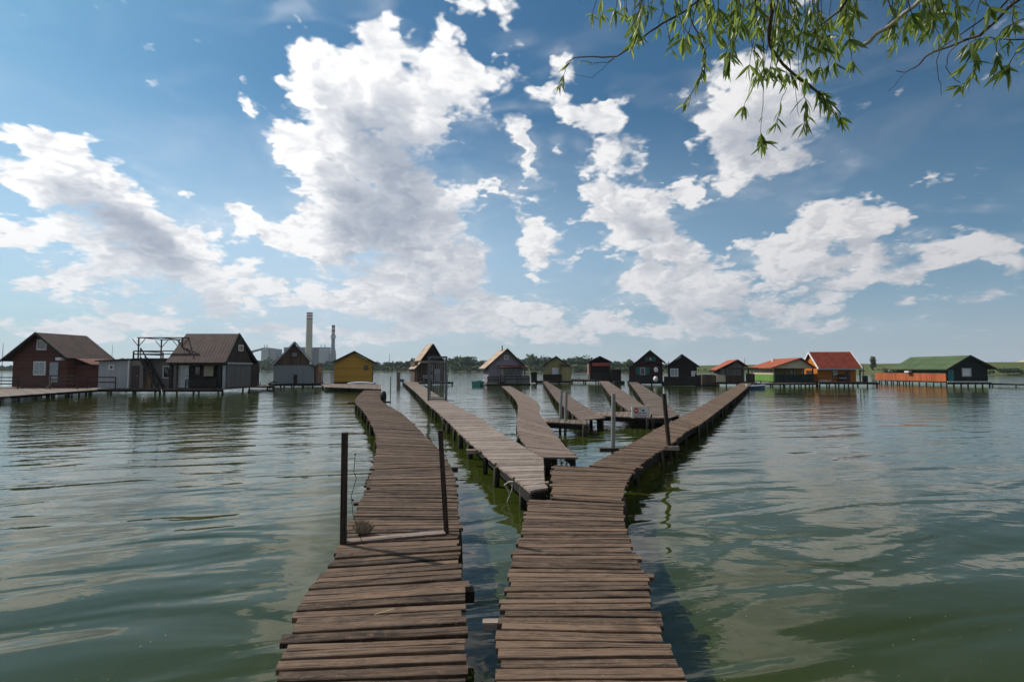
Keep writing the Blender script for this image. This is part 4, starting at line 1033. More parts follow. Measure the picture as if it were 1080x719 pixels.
h.part('flagpole', MB().tube([(h.x(904), -.9, zf), (h.x(904), -.9, h.z(386))], .04, 6), 'trim_dark')
# 15 long green roofed cabin
h = House('stilt_cabin', 'long low cabin with mossy green roof, black green gable and orange side panels', 'cabin', 1020, 61, group=G)
xl, xr = h.x(998.5), h.x(1041.5); zf = h.z(402.8)
h.gable_walls('clad_green_black', xl, xr, 0, 8, zf, h.z(389), h.z(376.5), h.x(1021), h.z(386.8))
h.gable_roof('roof_green', h.x(995.5), h.x(1048), -.4, 8.6, h.z(390.3), h.z(389.6), h.z(375.6), h.x(1021), .12, 'trim_dark')
h.window(h.x(1014), h.x(1024), h.z(397), h.z(388), 0, 'grey_paint', 'white_paint', .09)
h.box('white_sill', 'white_paint', xl, xr, -.06, -.003, zf - .02, zf + .1)
h.door(h.x(999.5), h.x(1005.3), zf + .1, h.z(389.8), 0, 'teal_paint')
h.part('side_panel', MB().box(xl - .08, xl - .003, .1, 8.2, zf + .05, h.z(393.8)), 'panel_orange')
h.part('side_panel_pale', MB().box(xl - .06, xl - .002, .1, 8.0, h.z(393.8) + .004, h.z(391.2)), 'clad_green_black')
h.part('rear_fence', MB().box(xl - .08, xl - .003, 8.25, 12.0, zf + .05, h.z(393.8)), 'panel_orange')
h.part('roof_unit', MB().box(xl - .55, xl - .15, 5.2, 5.9, h.z(393), h.z(391.3)), 'white_paint')
h.deck(xl - .35, xr + .1, -.3, 12.2, zf - .02, 'wood_dark', True, step=.8)
for i in range(11):
    o = bpy.data.objects.new('post', PILE); COL.objects.link(o); o.parent = h.root; o.location = (xl - .25, .6 + i * 1.1, zf - .1); o.scale = (1.5, 1.5, 1)
# ---------------------------------------------------------------- landings around the cabins
def V3(px, Y, z=DECK): v = on_y(px, HOR, Y); return Vector((v.x, Y, z))
platform('long low front landing below the red brown cabin, its pale edge facing the water', [on_z(-60, 422.5), on_z(103, 410.8), V3(103, 43.2), V3(-60, 43.2)], pitch=0.22)
platform('dark landing on many piles between the brown roofed cabin and the grey shed', [V3(262, 50), V3(290, 50), V3(290, 53), V3(262, 54)], material='wood_dark', pitch=.25)
platform('brown landing in front of the yellow cabin where the left walkway arrives', [on_z(343, 408.0), on_z(402, 410.2), V3(402, 56), V3(338, 58)], pitch=.2)
platform('narrow dark jetty leading right from the green roofed cabin', [V3(1043, 60), V3(1100, 56), V3(1100, 57), V3(1043, 61)], material='wood_mid', pitch=.2)
platform('small landing between the green porch cabin and the orange one', [V3(794, 58.5), V3(860, 59.5), V3(860, 61), V3(794, 60.6)], pitch=.2)
# heap of weathered planks and a folded net on the dark landing
h = House('driftwood_heap', 'heap of dark driftwood on the landing beside the brown roofed cabin', 'heap', 276, 51)
mb = MB()
for i in range(26):
    a = Vector((rw.uniform(-1.4, 1.3), rw.uniform(-.5, .6), DECK + rw.uniform(.03, .35)))
    d = Vector((rw.uniform(-1, 1), rw.uniform(-.4, .4), rw.uniform(-.15, .25))) * rw.uniform(.5, 1.0)
    mb.bar(a, a + d, rw.uniform(.05, .12), .05)
h.part('pieces', mb, 'wood_dark')
# beige outhouse and a crate between grey shed and yellow cabin
h = House('outhouse', 'narrow tan outhouse right of the grey shed', 'outhouse', 333.5, 61)
h.box('wall', 'orange_wall', h.x(331), h.x(335.5), 0, 1.0, .42, h.z(386)); a = MB(); h.slab(a, (h.x(330.5), -.1, h.z(386)), (h.x(336), -.1, h.z(385.3)), (h.x(336), 1.1, h.z(385)), (h.x(330.5), 1.1, h.z(385.6)), .05); h.part('roof', a, 'trim_dark')
h = House('crate', 'waist high wooden crate standing beside the tan outhouse', 'crate', 336.5, 59.5)
mb = MB()
for i in range(4): mb.box(h.x(334), h.x(338.6), 0, .7, .42 + i * .33, .42 + i * .33 + .28)
for xx in (h.x(334) - .03, h.x(338.6) - .03): mb.box(xx, xx + .06, -.04, -.002, .4, 1.75)
h.part('slats', mb, 'wood_pale')
# grey boards lying against the landing in front of the yellow cabin
h = House('rowing_boat', 'upturned pale grey rowing boat in front of the yellow cabin', 'boat', 381, 55)
mb = MB(); rings = []
for i in range(9):
    t = i / 8; wd = .55 * math.sin(PI * (.12 + .80 * t)) ** .6; zz = .28 * math.sin(PI * (.1 + .8 * t)) ** .5
    x_ = -1.4 + 2.8 * t
    rings.append([(x_, -wd, .40), (x_, -wd * .85, .40 + zz * .7), (x_, 0, .40 + zz), (x_, wd * .85, .40 + zz * .7), (x_, wd, .40)])
for i in range(8):
    for k_ in range(4): mb.face((rings[i][k_], rings[i + 1][k_], rings[i + 1][k_ + 1], rings[i][k_ + 1]), .5, None, True)
h.part('hull', mb, 'grey_paint'); h.part('gunwale', MB().bar((-1.4, -.5, .405), (1.4, -.5, .405), .05).bar((-1.4, .5, .405), (1.4, .5, .405), .05), 'white_paint')
# dark tyre bumper and stake at the top of the left walkway
def ring(mb, c, R_, r_, axis='y', n=18, m=8):
    base = len(mb.v)
    for i in range(n):
        A = 2 * PI * i / n
        for k_ in range(m):
            B = 2 * PI * k_ / m; rr_ = R_ + r_ * math.cos(B)
            p = (rr_ * math.cos(A), r_ * math.sin(B), rr_ * math.sin(A)) if axis == 'y' else (r_ * math.sin(B), rr_ * math.cos(A), rr_ * math.sin(A))
            mb.v.append((c[0] + p[0], c[1] + p[1], c[2] + p[2]))
    for i in range(n):
        for k_ in range(m):
            a, b = (i + 1) % n, (k_ + 1) % m
            mb.f.append((base + i * m + k_, base + a * m + k_, base + a * m + b, base + i * m + b)); mb.uv.append([(0, 0)] * 4); mb.t.append(.5); mb.sm.append(True)
    return mb
p = on_z(402.5, 419, .3)
o = ring(MB(), (0, 0, 0), .30, .10, 'x').build('tyre', 'rubber', None, (p.x + .12, p.y, .30)); tag(o, 'black tyre hung as a bumper on the far end of the left walkway', 'tyre')
p = on_z(404, 410, .38)
o = MB().tube([(0, 0, -1), (0.03, 0, 1.1)], .035, 7).build('stake', 'wood_dark', None, (p.x + .6, p.y, .3)); tag(o, 'thin dark stake in the water beside the end of the left walkway', 'stake')

def stub(label, px, py, ln=.5, ang=0.0, m_='wood_post', z=DECK - .08, r=.05, cat='beam'):
    p = on_z(px, py, z); d = Vector((math.cos(ang), math.sin(ang), 0)) * ln / 2
    o = MB().bar(-d, d, r * 2, r * 1.6, .5).build('beam_end', m_, None, p); tag(o, label, cat); return o
stub('short dark beam end jutting right below the left walkway near the bottom of the picture', 489, 627, .16, .1, 'wood_dark')
stub('pale sawn beam end jutting left from the right walkway', 523, 658, .17, .02, 'wood_pale', DECK - .03, .03)
stub('short stick jutting from the right edge of the left walkway beside the leaning post', 472, 495, .35, .1)
stub('pale board end jutting left below the diagonal walkway', 502, 476, .4, 0, 'wood_light_board', DECK - .1)
stub('dark stick jutting right under the top of the left walkway', 406, 424, .6, 0, 'wood_dark', .3)
stub('dark stick jutting left under the top of the left walkway', 372, 425, .5, 0, 'wood_dark', .3)

# pale float drums under the long front landing
for px, Y_, lab in ((4, 31.5, 'leftmost pale float drum under the edge of the long front landing'), (17, 33.0, 'second pale float drum from the left under the long front landing'), (27, 34.2, 'third pale float drum from the left under the long front landing'), (38, 35.4, 'rightmost pale float drum under the long front landing')):
    p = V3(px, Y_, .08); mb = MB(); ring_ = [.0, .20, .24, .24, .20, .0]; xs_ = [-.42, -.40, -.34, .34, .40, .42]
    mb.tube([(x_, 0, 0) for x_ in xs_], [max(.01, r_) for r_ in ring_], 14)
    o = mb.build('float_drum', 'white_plastic', None, p, rw.uniform(-.4, .4)); tag(o, lab, 'drum', 'float drums under the long front landing')
# net and crate on the deck of the orange cabin
p = V3(869, 60.9, .52); mb = MB()
for i in range(40):
    a_ = rw.uniform(0, 6.28); r_ = rw.uniform(.0, .5); q = Vector((math.cos(a_) * r_, math.sin(a_) * r_ * .5, rw.uniform(0, .28 * (1 - r_))))
    mb.bar(q, q + Vector((rw.uniform(-.3, .3), rw.uniform(-.2, .2), rw.uniform(-.05, .05))), .05, .04)
o = mb.build('net_heap', 'cloth_white', None, p); tag(o, 'pale heap of netting on the deck at the left front of the orange cabin', 'net')
p = V3(912, 61.2, .44); mb = MB().tube([(0, 0, 0), (0, 0, .06), (0, 0, .74), (0, 0, .80)], [.26, .29, .29, .26], 14)
o = mb.build('barrel', 'trim_dark', None, p); tag(o, 'dark barrel at the right end of the orange cabin deck', 'barrel')
# ---------------------------------------------------------------- posts standing at the walkways
def pole(name, label, base, top, z0, r=.04, m_='wood_post', n=9, Yt=None, square=False, below=1.4):
    b = on_z(base[0], base[1], z0)
    t = on_y(top[0], top[1], b.y if Yt is None else Yt)
    d = (t - b); k_ = below / d.z; lo = b - d * k_
    mb = MB()
    if square: mb.bar(lo - b, t - b, r * 2, r * 1.7, .4)
    else:
        pts = [lo - b + (t - lo) * (i / 8) + Vector((rw.gauss(0, .003), rw.gauss(0, .003), 0)) for i in range(9)]
        mb.tube(pts, [r * rw.uniform(.93, 1.06) for _ in pts], n, .4)
    o = mb.build(name, m_, None, b); tag(o, label, 'post'); return o, b, t
_, pb, pt = pole('mooring_post', 'square dark wooden post on the left edge of the left walkway', (362, 573), (363.7, 456), DECK, .025, square=True)
pole('mooring_post', 'thin leaning dark post on the right edge of the left walkway', (471, 562), (464.3, 453.5), DECK, .022, square=True)
pole('mooring_post', 'black leaning post on the right branch of the right walkway', (705.5, 469.5), (700, 415), DECK, .045)
pole('steel_pole', 'grey steel pole standing left of the warning sign', (646.5, 474), (646.8, 415), DECK - .1, .045, 'galvanised')
pole('steel_pole', 'left one of two thin grey poles at the narrow cross landing', (591, 442), (592.3, 411), DECK, .045, 'galvanised')
pole('steel_pole', 'right one of two thin grey poles at the narrow cross landing', (596.3, 447.5), (597.2, 412), DECK - .1, .045, 'galvanised')
stub('short board fixed across the foot of the grey steel pole', 646, 474.2, .55, .05, 'wood_post', DECK - .09)
stub('pale plank end jutting right at the foot of the black leaning post', 702, 472.5, .55, .05, 'wood_light_board', DECK - .05)
# thin wire hanging beside the left post
o = MB().tube([pt + Vector((.10, 0, -.20)), pt + Vector((.09, 0, -.36)), pt + Vector((.115, 0, -.42)), pt + Vector((.07, 0, -.58)), pt + Vector((.09, 0, -.75)), pt + Vector((.17, 0, -.98)), pt + Vector((.26, 0, -1.12))], .003, 5).build('wire', 'soot'); tag(o, 'thin kinked dark wire hanging beside the square left post', 'wire')
mb = MB().sphere(tuple(pt + Vector((.10, 0, -.20))), .009, n=8, m=6); mb.sphere(tuple(pt + Vector((.085, 0, -.62))), .010, n=8, m=6)
mb.build('wire_knots', 'soot', o)
# pale threshold plank between the two posts
a, b = on_z(366, 572), on_z(469, 562.5)
mid = (a + b) / 2; mb = MB(); d = (b - a) / 2; n_ = Vector((-d.y, d.x, 0)).normalized() * .055
plank(mb, -d - n_, d - n_, d + n_, -d + n_, .022, .014, .35, 12, .002)
o = mb.build('threshold_plank', 'wood_pale', None, Vector((mid.x, mid.y, DECK))); tag(o, 'pale thin plank laid across the left walkway between the two posts', 'plank')
# dried root clump and small straw
p = on_z(383, 563); mb = MB(); mb.sphere((0, 0, .045), .085, .055, .05, 10, 7)
for i in range(240):
    a_ = rw.uniform(0, 2 * PI); e_ = rw.uniform(0, 1.4); q = Vector((math.cos(a_) * math.cos(e_) * .085, math.sin(a_) * math.cos(e_) * .055, .045 + math.sin(e_) * .05))
    q2 = q * rw.uniform(1.1, 1.45) + Vector((rw.gauss(0, .014), rw.gauss(0, .014), rw.gauss(0, .008))); q2.z = max(q2.z, .005)
    mb.bar(q, q2, .003, .003)
plain('dry_root', (0.22, 0.17, 0.11), 0.95, 0, 0.5, 30); plain('straw', (0.55, 0.46, 0.26), 0.8); plain('reed', (0.55, 0.50, 0.42), 0.7)
o = mb.build('root_clump', 'dry_root', None, Vector((p.x, p.y, DECK))); tag(o, 'dry brown root clump lying on the left walkway beside the post', 'root clump')
p = on_z(405, 647); o = MB().bar((-.055, -.03, .006), (.055, .04, .010), .0035).build('straw', 'straw', None, Vector((p.x, p.y, DECK + .004))); tag(o, 'single yellow straw lying on the left walkway', 'straw')
# dead reeds at the diagonal walkway
def reeds(label, px, py, strokes, z=.2):
    b = on_z(px, py, z); mb = MB()
    for s_ in strokes:
        pts = [on_y(x_, y_, b.y) - b for x_, y_ in s_]
        mb.tube(pts, [.014 * (1 - .6 * i / len(pts)) for i in range(len(pts))], 5)
    o = mb.build('dead_reed', 'reed', None, b); tag(o, label, 'reed'); return o
reeds('pale bent dead reed hanging off the near end of the diagonal walkway', 538, 515, [[(542, 508), (537, 508), (532, 511)], [(541, 508), (540, 517), (536, 526), (533, 536)], [(532, 511), (536, 517), (538, 524)]])
reeds('pale bent dead reed hanging off the middle of the diagonal walkway', 468, 446, [[(465, 441), (469, 446), (471, 453), (468, 458), (469, 462)], [(468, 458), (466, 464)]])
reeds('small dry reed tuft on the curving walkway edge', 546, 462, [[(545, 464), (546, 458), (549, 456)], [(547, 465), (548, 459)]])
# grass sprigs at the bottom between the walkways
p = on_z(513, 716, DECK); mb = MB()
plain('grass_blade', (0.17, 0.20, 0.07), 0.7, 0, 0.4, 20)
for i in range(16):
    a_ = rw.uniform(-1.2, 1.2); L_ = rw.uniform(.04, .11); q = Vector((rw.gauss(0, .02), rw.gauss(0, .02), 0)); d = Vector((math.sin(a_), rw.uniform(-.3, .3), .9)) * L_
    mb.face((q - Vector((.002, 0, 0)), q + Vector((.002, 0, 0)), q + d), .5)
o = mb.build('grass_sprig', 'grass_blade', None, Vector((p.x + .0, p.y, DECK + .0))); tag(o, 'small green sprig growing at the left edge of the right walkway', 'grass')

plain('gate_steel', (0.13, 0.135, 0.14), .5, .3, .25, 15)
# ---------------------------------------------------------------- steel gate on the diagonal walkway
b = on_z(452.5, 422.6); Yg = b.y
gx = lambda px: XP(px, Yg) - b.x
gz = lambda py: ZP(py, Yg) - DECK
g = empty('steel_gate', b, 'grey steel frame gate with mesh bars standing across the pale diagonal walkway', 'gate')
mb = MB(); xl, xr, zt = gx(452.3), gx(470.7), gz(375.6)
mb.box(xl - .05, xl + .05, -.05, .05, 0, zt).box(xr - .05, xr + .05, -.05, .05, 0, zt).box(xl + .05, xr - .05, -.04, .04, zt - .09, zt - .002).box(xl + .05, xr - .05, -.04, .04, .04, .12)
mb.build('gate_frame', 'gate_steel', g)
zd = gz(381.5)
mb = MB().box(xl + .07, xr - .10, -.02, .02, zd - .06, zd).box(xl + .07, xl + .11, -.02, .02, .15, zd - .06).box(xr - .14, xr - .10, -.02, .02, .15, zd - .06).box(xl + .11, xr - .14, -.02, .02, .15, .20).box(xl + .11, xr - .14, -.018, .018, 1.0, 1.05)
d_ = mb.build('gate_leaf', 'gate_steel', g)
mb = MB(); n_ = 7
for i in range(1, n_):
    xx = xl + .1 + (xr - xl - .22) * i / n_; mb.bar((xx, 0, .2), (xx, 0, zd - .06), .016, .016)
mb.build('bars', 'steel', d_)
MB().box(xr - .19, xr - .12, -.05, -.022, .98, 1.12).build('lock', 'steel_dark', d_)
mb = MB()
for i in range(22):
    a_ = rw.uniform(0, 2 * PI); c_ = Vector((gx(457) + rw.uniform(-.18, .3), rw.uniform(-.06, .06), zt - .12 + rw.uniform(-.13, .15)))
    d = Vector((math.cos(a_), 0, math.sin(a_))) * rw.uniform(.08, .2)
    mb.bar(c_ - d, c_ + d, .012, .012)
mb.build('barbed_wire', 'steel_dark', g)
MB().bar((xr + .05, 0, .02), (xr + .42, 0, .01), .04, .04).build('side_bar', 'steel_dark', g)
# wooden post and blue tub at the far end of that walkway
o, _, _ = pole('mooring_post', 'thick brown post at the far end of the pale diagonal walkway', (420.3, 403.5), (420.3, 392), DECK, .19, 'wood_pale', square=True)
p = on_z(424, 402.6, DECK)
mb = MB().tube([(0, 0, 0), (0, 0, .3), (0, 0, .36)], [.24, .3, .31], 12); mb.build('tub', 'blue_plastic', None, Vector((p.x, p.y, DECK + .002)))
o = bpy.data.objects['tub']; tag(o, 'small blue tub beside the thick brown post', 'tub')

# ---------------------------------------------------------------- warning sign
b = on_z(675, 443.5, DECK - .12); Ys = b.y - .05
sgx = lambda px: XP(px, Ys) - b.x
sgz = lambda py: ZP(py, Ys) - b.z
g = empty('warning_sign', b, 'white warning sign with red no entry disc, in front of the wide cross landing', 'sign')
x0, x1, z0_, z1_ = sgx(666.2), sgx(684.7), sgz(440.9), sgz(428.7)
boardo = MB().box(x0, x1, 0, .03, z0_, z1_).build('sign_board', 'white_paint', g)
mb = MB(); t_ = .03
mb.box(x0, x1, -.02, -.003, z1_ - t_, z1_).box(x0, x1, -.02, -.003, z0_, z0_ + t_).box(x0, x0 + t_, -.02, -.003, z0_ + t_, z1_ - t_).box(x1 - t_, x1, -.02, -.003, z0_ + t_, z1_ - t_)
mb.build('sign_rim', 'cream_paint', boardo)
plain('sign_red', (0.62, 0.03, 0.03), .5); plain('ink_grey', (0.16, 0.16, 0.17), .6); plain('pale_red', (0.55, 0.22, 0.20), .6)
Ws, Hs = x1 - x0, z1_ - z0_
cx_, cz_ = x0 + Ws * .25, z0_ + Hs * .66
A = [(cx_ + .085 * math.cos(2 * PI * i / 24), -.004, cz_ + .085 * math.sin(2 * PI * i / 24)) for i in range(24)]
MB().prism(A, [(p_[0], -.009, p_[2]) for p_ in A]).build('no_entry_disc', 'sign_red', boardo)
MB().box(cx_ - .055, cx_ + .055, -.014, -.010, cz_ - .016, cz_ + .016).build('white_bar', 'white_paint', boardo)
ax_, az_ = x0 + Ws * .60, z0_ + Hs * .66
MB().bar((ax_ - .07, -.008, az_ + .045), (ax_ + .01, -.008, az_ + .01), .04, .008).prism([(ax_ + .0, -.004, az_ - .03), (ax_ + .07, -.004, az_ - .03), (ax_ + .07, -.004, az_ + .025), (ax_, -.004, az_ + .03)], [(ax_ + .0, -.009, az_ - .03), (ax_ + .07, -.009, az_ - .03), (ax_ + .07, -.009, az_ + .025), (ax_, -.009, az_ + .03)]).build('pictogram', 'black_paint', boardo)
mb = MB(); xx = x0 + Ws * .16
while xx < x1 - Ws * .16:
    l_ = rw.uniform(.010, .022); mb.box(xx, xx + l_, -.008, -.004, z0_ + Hs * .37, z0_ + Hs * .37 + .045); xx += l_ + rw.uniform(.008, .014)
mb.build('lettering', 'ink_grey', boardo)
mb = MB(); xx = x0 + Ws * .13
while xx < x1 - Ws * .15:
    l_ = rw.uniform(.012, .024); mb.box(xx, xx + l_, -.008, -.004, z0_ + Hs * .16, z0_ + Hs * .16 + .045); xx += l_ + rw.uniform(.006, .012)
mb.build('lettering', 'pale_red', boardo)
for px in (671.5, 680): MB().bar((sgx(px), .055, -1.3), (sgx(px), .055, z1_ - .1), .05, .05).build('sign_post', 'wood_dark', g)

# ---------------------------------------------------------------- boats
def boat(label, px, Y, L_, Wd, m_, rz, free=.3, inner='shadow_interior'):
    p = V3(px, Y, 0); g = empty('small_boat', p, label, 'boat', rz)
    mb = MB(); inn = MB(); rings = []
    for i in range(11):
        t = i / 10; x_ = -L_ / 2 + L_ * t; wd = Wd / 2 * min(1.0, (1 - t) * 2.2 + .02) ** .6; zz = free + .12 * t * t
        rings.append([(x_, -wd, zz), (x_, -wd * .85, .02), (x_, -wd * .4, -.12), (x_, wd * .4, -.12), (x_, wd * .85, .02), (x_, wd, zz)])
    for i in range(10):
        for k_ in range(5): mb.face((rings[i][k_], rings[i + 1][k_], rings[i + 1][k_ + 1], rings[i][k_ + 1]), .5, None, True)
    mb.face(tuple(reversed(rings[0])))
    mb.build('hull', m_, g)
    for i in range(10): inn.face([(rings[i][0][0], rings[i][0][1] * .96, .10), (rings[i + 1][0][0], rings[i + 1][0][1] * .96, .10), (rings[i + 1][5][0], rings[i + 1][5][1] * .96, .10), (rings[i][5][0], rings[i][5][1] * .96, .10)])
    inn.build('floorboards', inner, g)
    mb = MB()
    for k_ in (0, 5): mb.tube([rings[i][k_] for i in range(11)], .03, 6)
    mb.build('gunwale', 'white_paint', g)
    for xx in (-.15, .2): MB().box(L_ * xx - .12, L_ * xx + .12, -Wd * .45, Wd * .45, free - .08, free - .05).build('thwart', 'wood_pale', g)
    return g
boat('small blue boat moored beyond the end of the right walkway', 797, 52.5, 1.9, .9, 'blue_plastic', .1)
boat('teal and white boat moored left of the lilac grey cabin', 505.5, 62.5, 2.8, 1.1, 'boat_teal', 1.35, .55)
o, _, _ = pole('mooring_post', 'short white post beside the small blue boat', (787.5, 408), (787.5, 404.5), .3, .09, 'white_paint')
# ---------------------------------------------------------------- land, lake bed, far shore
SHORE = [(-1500, 620), (-520, 500), (-260, 492), (-100, 440), (-40, 405), (60, 352), (100, 300), (150, 250), (165, 195), (175, 165), (230, 140), (600, 120), (1500, 120)]
def shore_y(x):
    for (a, b) in zip(SHORE[:-1], SHORE[1:]):
        if a[0] <= x <= b[0]: return a[1] + (b[1] - a[1]) * (x - a[0]) / (b[0] - a[0])
    return SHORE[0][1] if x < 0 else SHORE[-1][1]
from mathutils import noise as mn
def ground_z(x, y):
    if y < 40:
        s = 1.0 - y + 0.25 * math.sin(x * 1.7) + 0.15 * math.sin(x * 4.1)       # our bank, behind the camera
        if abs(x) > 8: s += (abs(x) - 8) * .02
        return max(-2.0, min(0.55, .02 + s * 0.45)) if s > -4 else -2.0
    d = y - shore_y(x)
    if d < -6: return -2.0
    base = min(0.7, d * 0.12)
    # grassy dyke on the right-hand shore
    k = max(0.0, min(1.0, (x - 70) / 60.0))
    if k > 0 and d > 0:
        base += k * 4.2 * max(0.0, min(1.0, (d - 22) / 22.0)) * (1 if d < 4000 else 1)
    if d > 2: base += 0.25 * mn.noise(Vector((x * .03, y * .03, 0)))
    return base
xs = sorted(set([-9000, -5000, -3000, -2000] + [x for x in range(-1500, 1501, 20)] + [2000, 3000, 5000, 9000] + [x * .5 for x in range(-24, 25)]))
ys = sorted(set([-400, -120, -60, -30, -20, -12, -8, -5, -3] + [y * .25 for y in range(-10, 17)] + [6, 10, 20, 60, 90] + list(range(110, 700, 6)) + [720, 800, 1000, 1500, 2500, 4000, 7000, 12000]))
me = bpy.data.meshes.new('ground')
vs = [(x, y, ground_z(x, y)) for y in ys for x in xs]; nx = len(xs)
fs = [(j * nx + i, j * nx + i + 1, (j + 1) * nx + i + 1, (j + 1) * nx + i) for j in range(len(ys) - 1) for i in range(nx - 1)]
me.from_pydata(vs, [], fs); me.polygons.foreach_set('use_smooth', [True] * len(fs))
m_, n, b, o = mat('meadow')
geo = n.new('ShaderNodeNewGeometry').outputs['Position']
f1, _ = n.noise(geo, .02, 5, .6); f2, _ = n.noise(geo, .25, 5, .65); f3, _ = n.noise(geo, 6.0, 4, .6)
c = n.mix(n.map(f1, .35, .65), (.050, .085, .022), (.105, .120, .040)); c = n.mix(n.map(f2, .5, .75, 0, .6), c, (.15, .14, .07)); c = n.mix(n.map(f3, .4, .7, 0, .4), c, (.03, .045, .015))
z = n.sep(geo)[2]; c = n.mix(n.map(z, .05, .45, .8, 0), c, (.10, .085, .055))
n.put(b.inputs['Base Color'], c); b.inputs['Roughness'].default_value = .95; b.inputs['Specular IOR Level'].default_value = .1
me.materials.append(m_)
o = bpy.data.objects.new('ground', me); COL.objects.link(o); o['kind'] = 'structure'
# water sheet
me = bpy.data.meshes.new('lake_water'); me.from_pydata([(-2500, .2, 0), (2500, .2, 0), (2500, 1200, 0), (-2500, 1200, 0)], [], [(0, 1, 2, 3)])
o = bpy.data.objects.new('lake_water', me); COL.objects.link(o); o['kind'] = 'structure'; me.materials.append(MATS['lake_water'])
# the jetties start on our bank
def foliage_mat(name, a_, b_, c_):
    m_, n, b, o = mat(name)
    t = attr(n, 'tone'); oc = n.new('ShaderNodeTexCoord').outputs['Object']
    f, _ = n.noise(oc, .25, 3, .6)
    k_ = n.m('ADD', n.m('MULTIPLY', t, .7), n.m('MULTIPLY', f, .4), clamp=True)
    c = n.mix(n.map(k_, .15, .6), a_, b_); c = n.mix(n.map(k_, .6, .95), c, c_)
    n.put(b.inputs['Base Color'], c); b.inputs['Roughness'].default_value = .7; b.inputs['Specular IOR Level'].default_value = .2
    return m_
foliage_mat('foliage_dark', (.030, .062, .020), (.058, .105, .032), (.11, .165, .055))
foliage_mat('foliage_light', (.075, .12, .035), (.13, .18, .055), (.19, .24, .09))
foliage_mat('foliage_grey', (.08, .10, .06), (.15, .17, .11), (.22, .24, .17))
wood('bark', (.03, .022, .016), (.12, .10, .08), 1.0, 1.0)
rt = random.Random(5)
def crown(mb, c, rx, ry, rz, n_, leaf, lob=6):
    """leaf clumps spread through several offset lobes, denser near the shell"""
    lobes = [(Vector((c[0] + rt.uniform(-.55, .55) * rx, c[1] + rt.uniform(-.5, .5) * ry, c[2] + rt.uniform(-.45, .55) * rz)), rt.uniform(.38, .62)) for _ in range(lob)]
    for i in range(n_):
        L_, s_ = lobes[rt.randrange(lob)]
        u = Vector((rt.gauss(0, 1), rt.gauss(0, 1), rt.gauss(0, 1))).normalized() * (rt.random() ** .45)
        p = Vector((L_.x + u.x * rx * s_, L_.y + u.y * ry * s_, L_.z + u.z * rz * s_))
        a = Vector((rt.gauss(0, 1), rt.gauss(0, 1), rt.gauss(0, .6))).normalized(); b_ = a.cross(Vector((rt.gauss(0, 1), rt.gauss(0, 1), rt.gauss(0, 1)))).normalized()
        k_ = leaf * rt.uniform(.5, 1.25)
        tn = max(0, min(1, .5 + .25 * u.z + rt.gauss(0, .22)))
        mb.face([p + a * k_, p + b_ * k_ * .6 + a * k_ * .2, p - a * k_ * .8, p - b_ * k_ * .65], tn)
def tree(name, label, px, Y, hpx, wpx, m_='foliage_dark', group=None, base=.6, n_=700, leaf=.5, cat='tree', slim=False):
    p = V3(px, Y, base); k_ = Y / F; H_ = hpx * k_; R_ = wpx * k_ / 2
    g = empty(name, p, label, cat, group=group)
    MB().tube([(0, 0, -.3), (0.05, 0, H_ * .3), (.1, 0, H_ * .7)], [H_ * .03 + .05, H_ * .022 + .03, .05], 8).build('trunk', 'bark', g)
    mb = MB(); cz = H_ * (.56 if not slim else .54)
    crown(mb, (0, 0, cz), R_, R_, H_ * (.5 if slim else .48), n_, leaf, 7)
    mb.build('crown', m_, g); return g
def shore_at(px):
    lo, hi = 60, 900
    for _ in range(40):
        mid = (lo + hi) / 2; x_ = XP(px, mid)
        if mid < shore_y(x_): lo = mid
        else: hi = mid
    return hi
# wooded far shore: reads as one mass
wm = {'foliage_dark': MB(), 'foliage_light': MB()}
def wood_run(px0, px1, hfun, step, key, back=12, leaf=1.1, n_=90):
    px = px0
    while px < px1:
        Y = shore_at(px) + back + rt.uniform(-3, 10); hp = hfun(px) * rt.uniform(.75, 1.12); k_ = Y / F
        p = V3(px, Y, 0); H_ = max(1.5, (hp + 0) * k_)
        crown(wm[key], (p.x, p.y, .4 + H_ * .5), H_ * .62, H_ * .5, H_ * .52, n_, leaf * rt.uniform(.8, 1.2), 4)
        px += step * rt.uniform(.6, 1.3)
def hL(px):
    # photo height of the wood above its foot
    pts = [(-80, 6), (0, 6), (100, 8), (118, 13), (135, 13), (150, 7), (262, 14), (290, 12), (330, 9), (360, 11), (400, 12), (430, 10), (436, 12), (470, 14), (480, 15), (500, 14.5), (512, 11), (550, 13), (560, 17), (575, 14), (600, 16), (618, 15), (632, 13), (655, 10), (668, 12), (700, 9), (712, 8)]
    for (a, b) in zip(pts[:-1], pts[1:]):
        if a[0] <= px <= b[0]: return a[1] + (b[1] - a[1]) * (px - a[0]) / (b[0] - a[0])
    return 7
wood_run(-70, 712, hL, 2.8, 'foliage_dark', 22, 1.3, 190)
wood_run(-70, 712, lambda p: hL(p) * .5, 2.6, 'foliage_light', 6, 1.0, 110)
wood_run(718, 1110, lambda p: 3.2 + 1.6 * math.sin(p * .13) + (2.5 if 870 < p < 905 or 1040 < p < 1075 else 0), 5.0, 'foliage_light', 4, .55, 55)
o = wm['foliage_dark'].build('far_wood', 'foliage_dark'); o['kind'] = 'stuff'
o = wm['foliage_light'].build('shore_bushes', 'foliage_light'); o['kind'] = 'stuff'
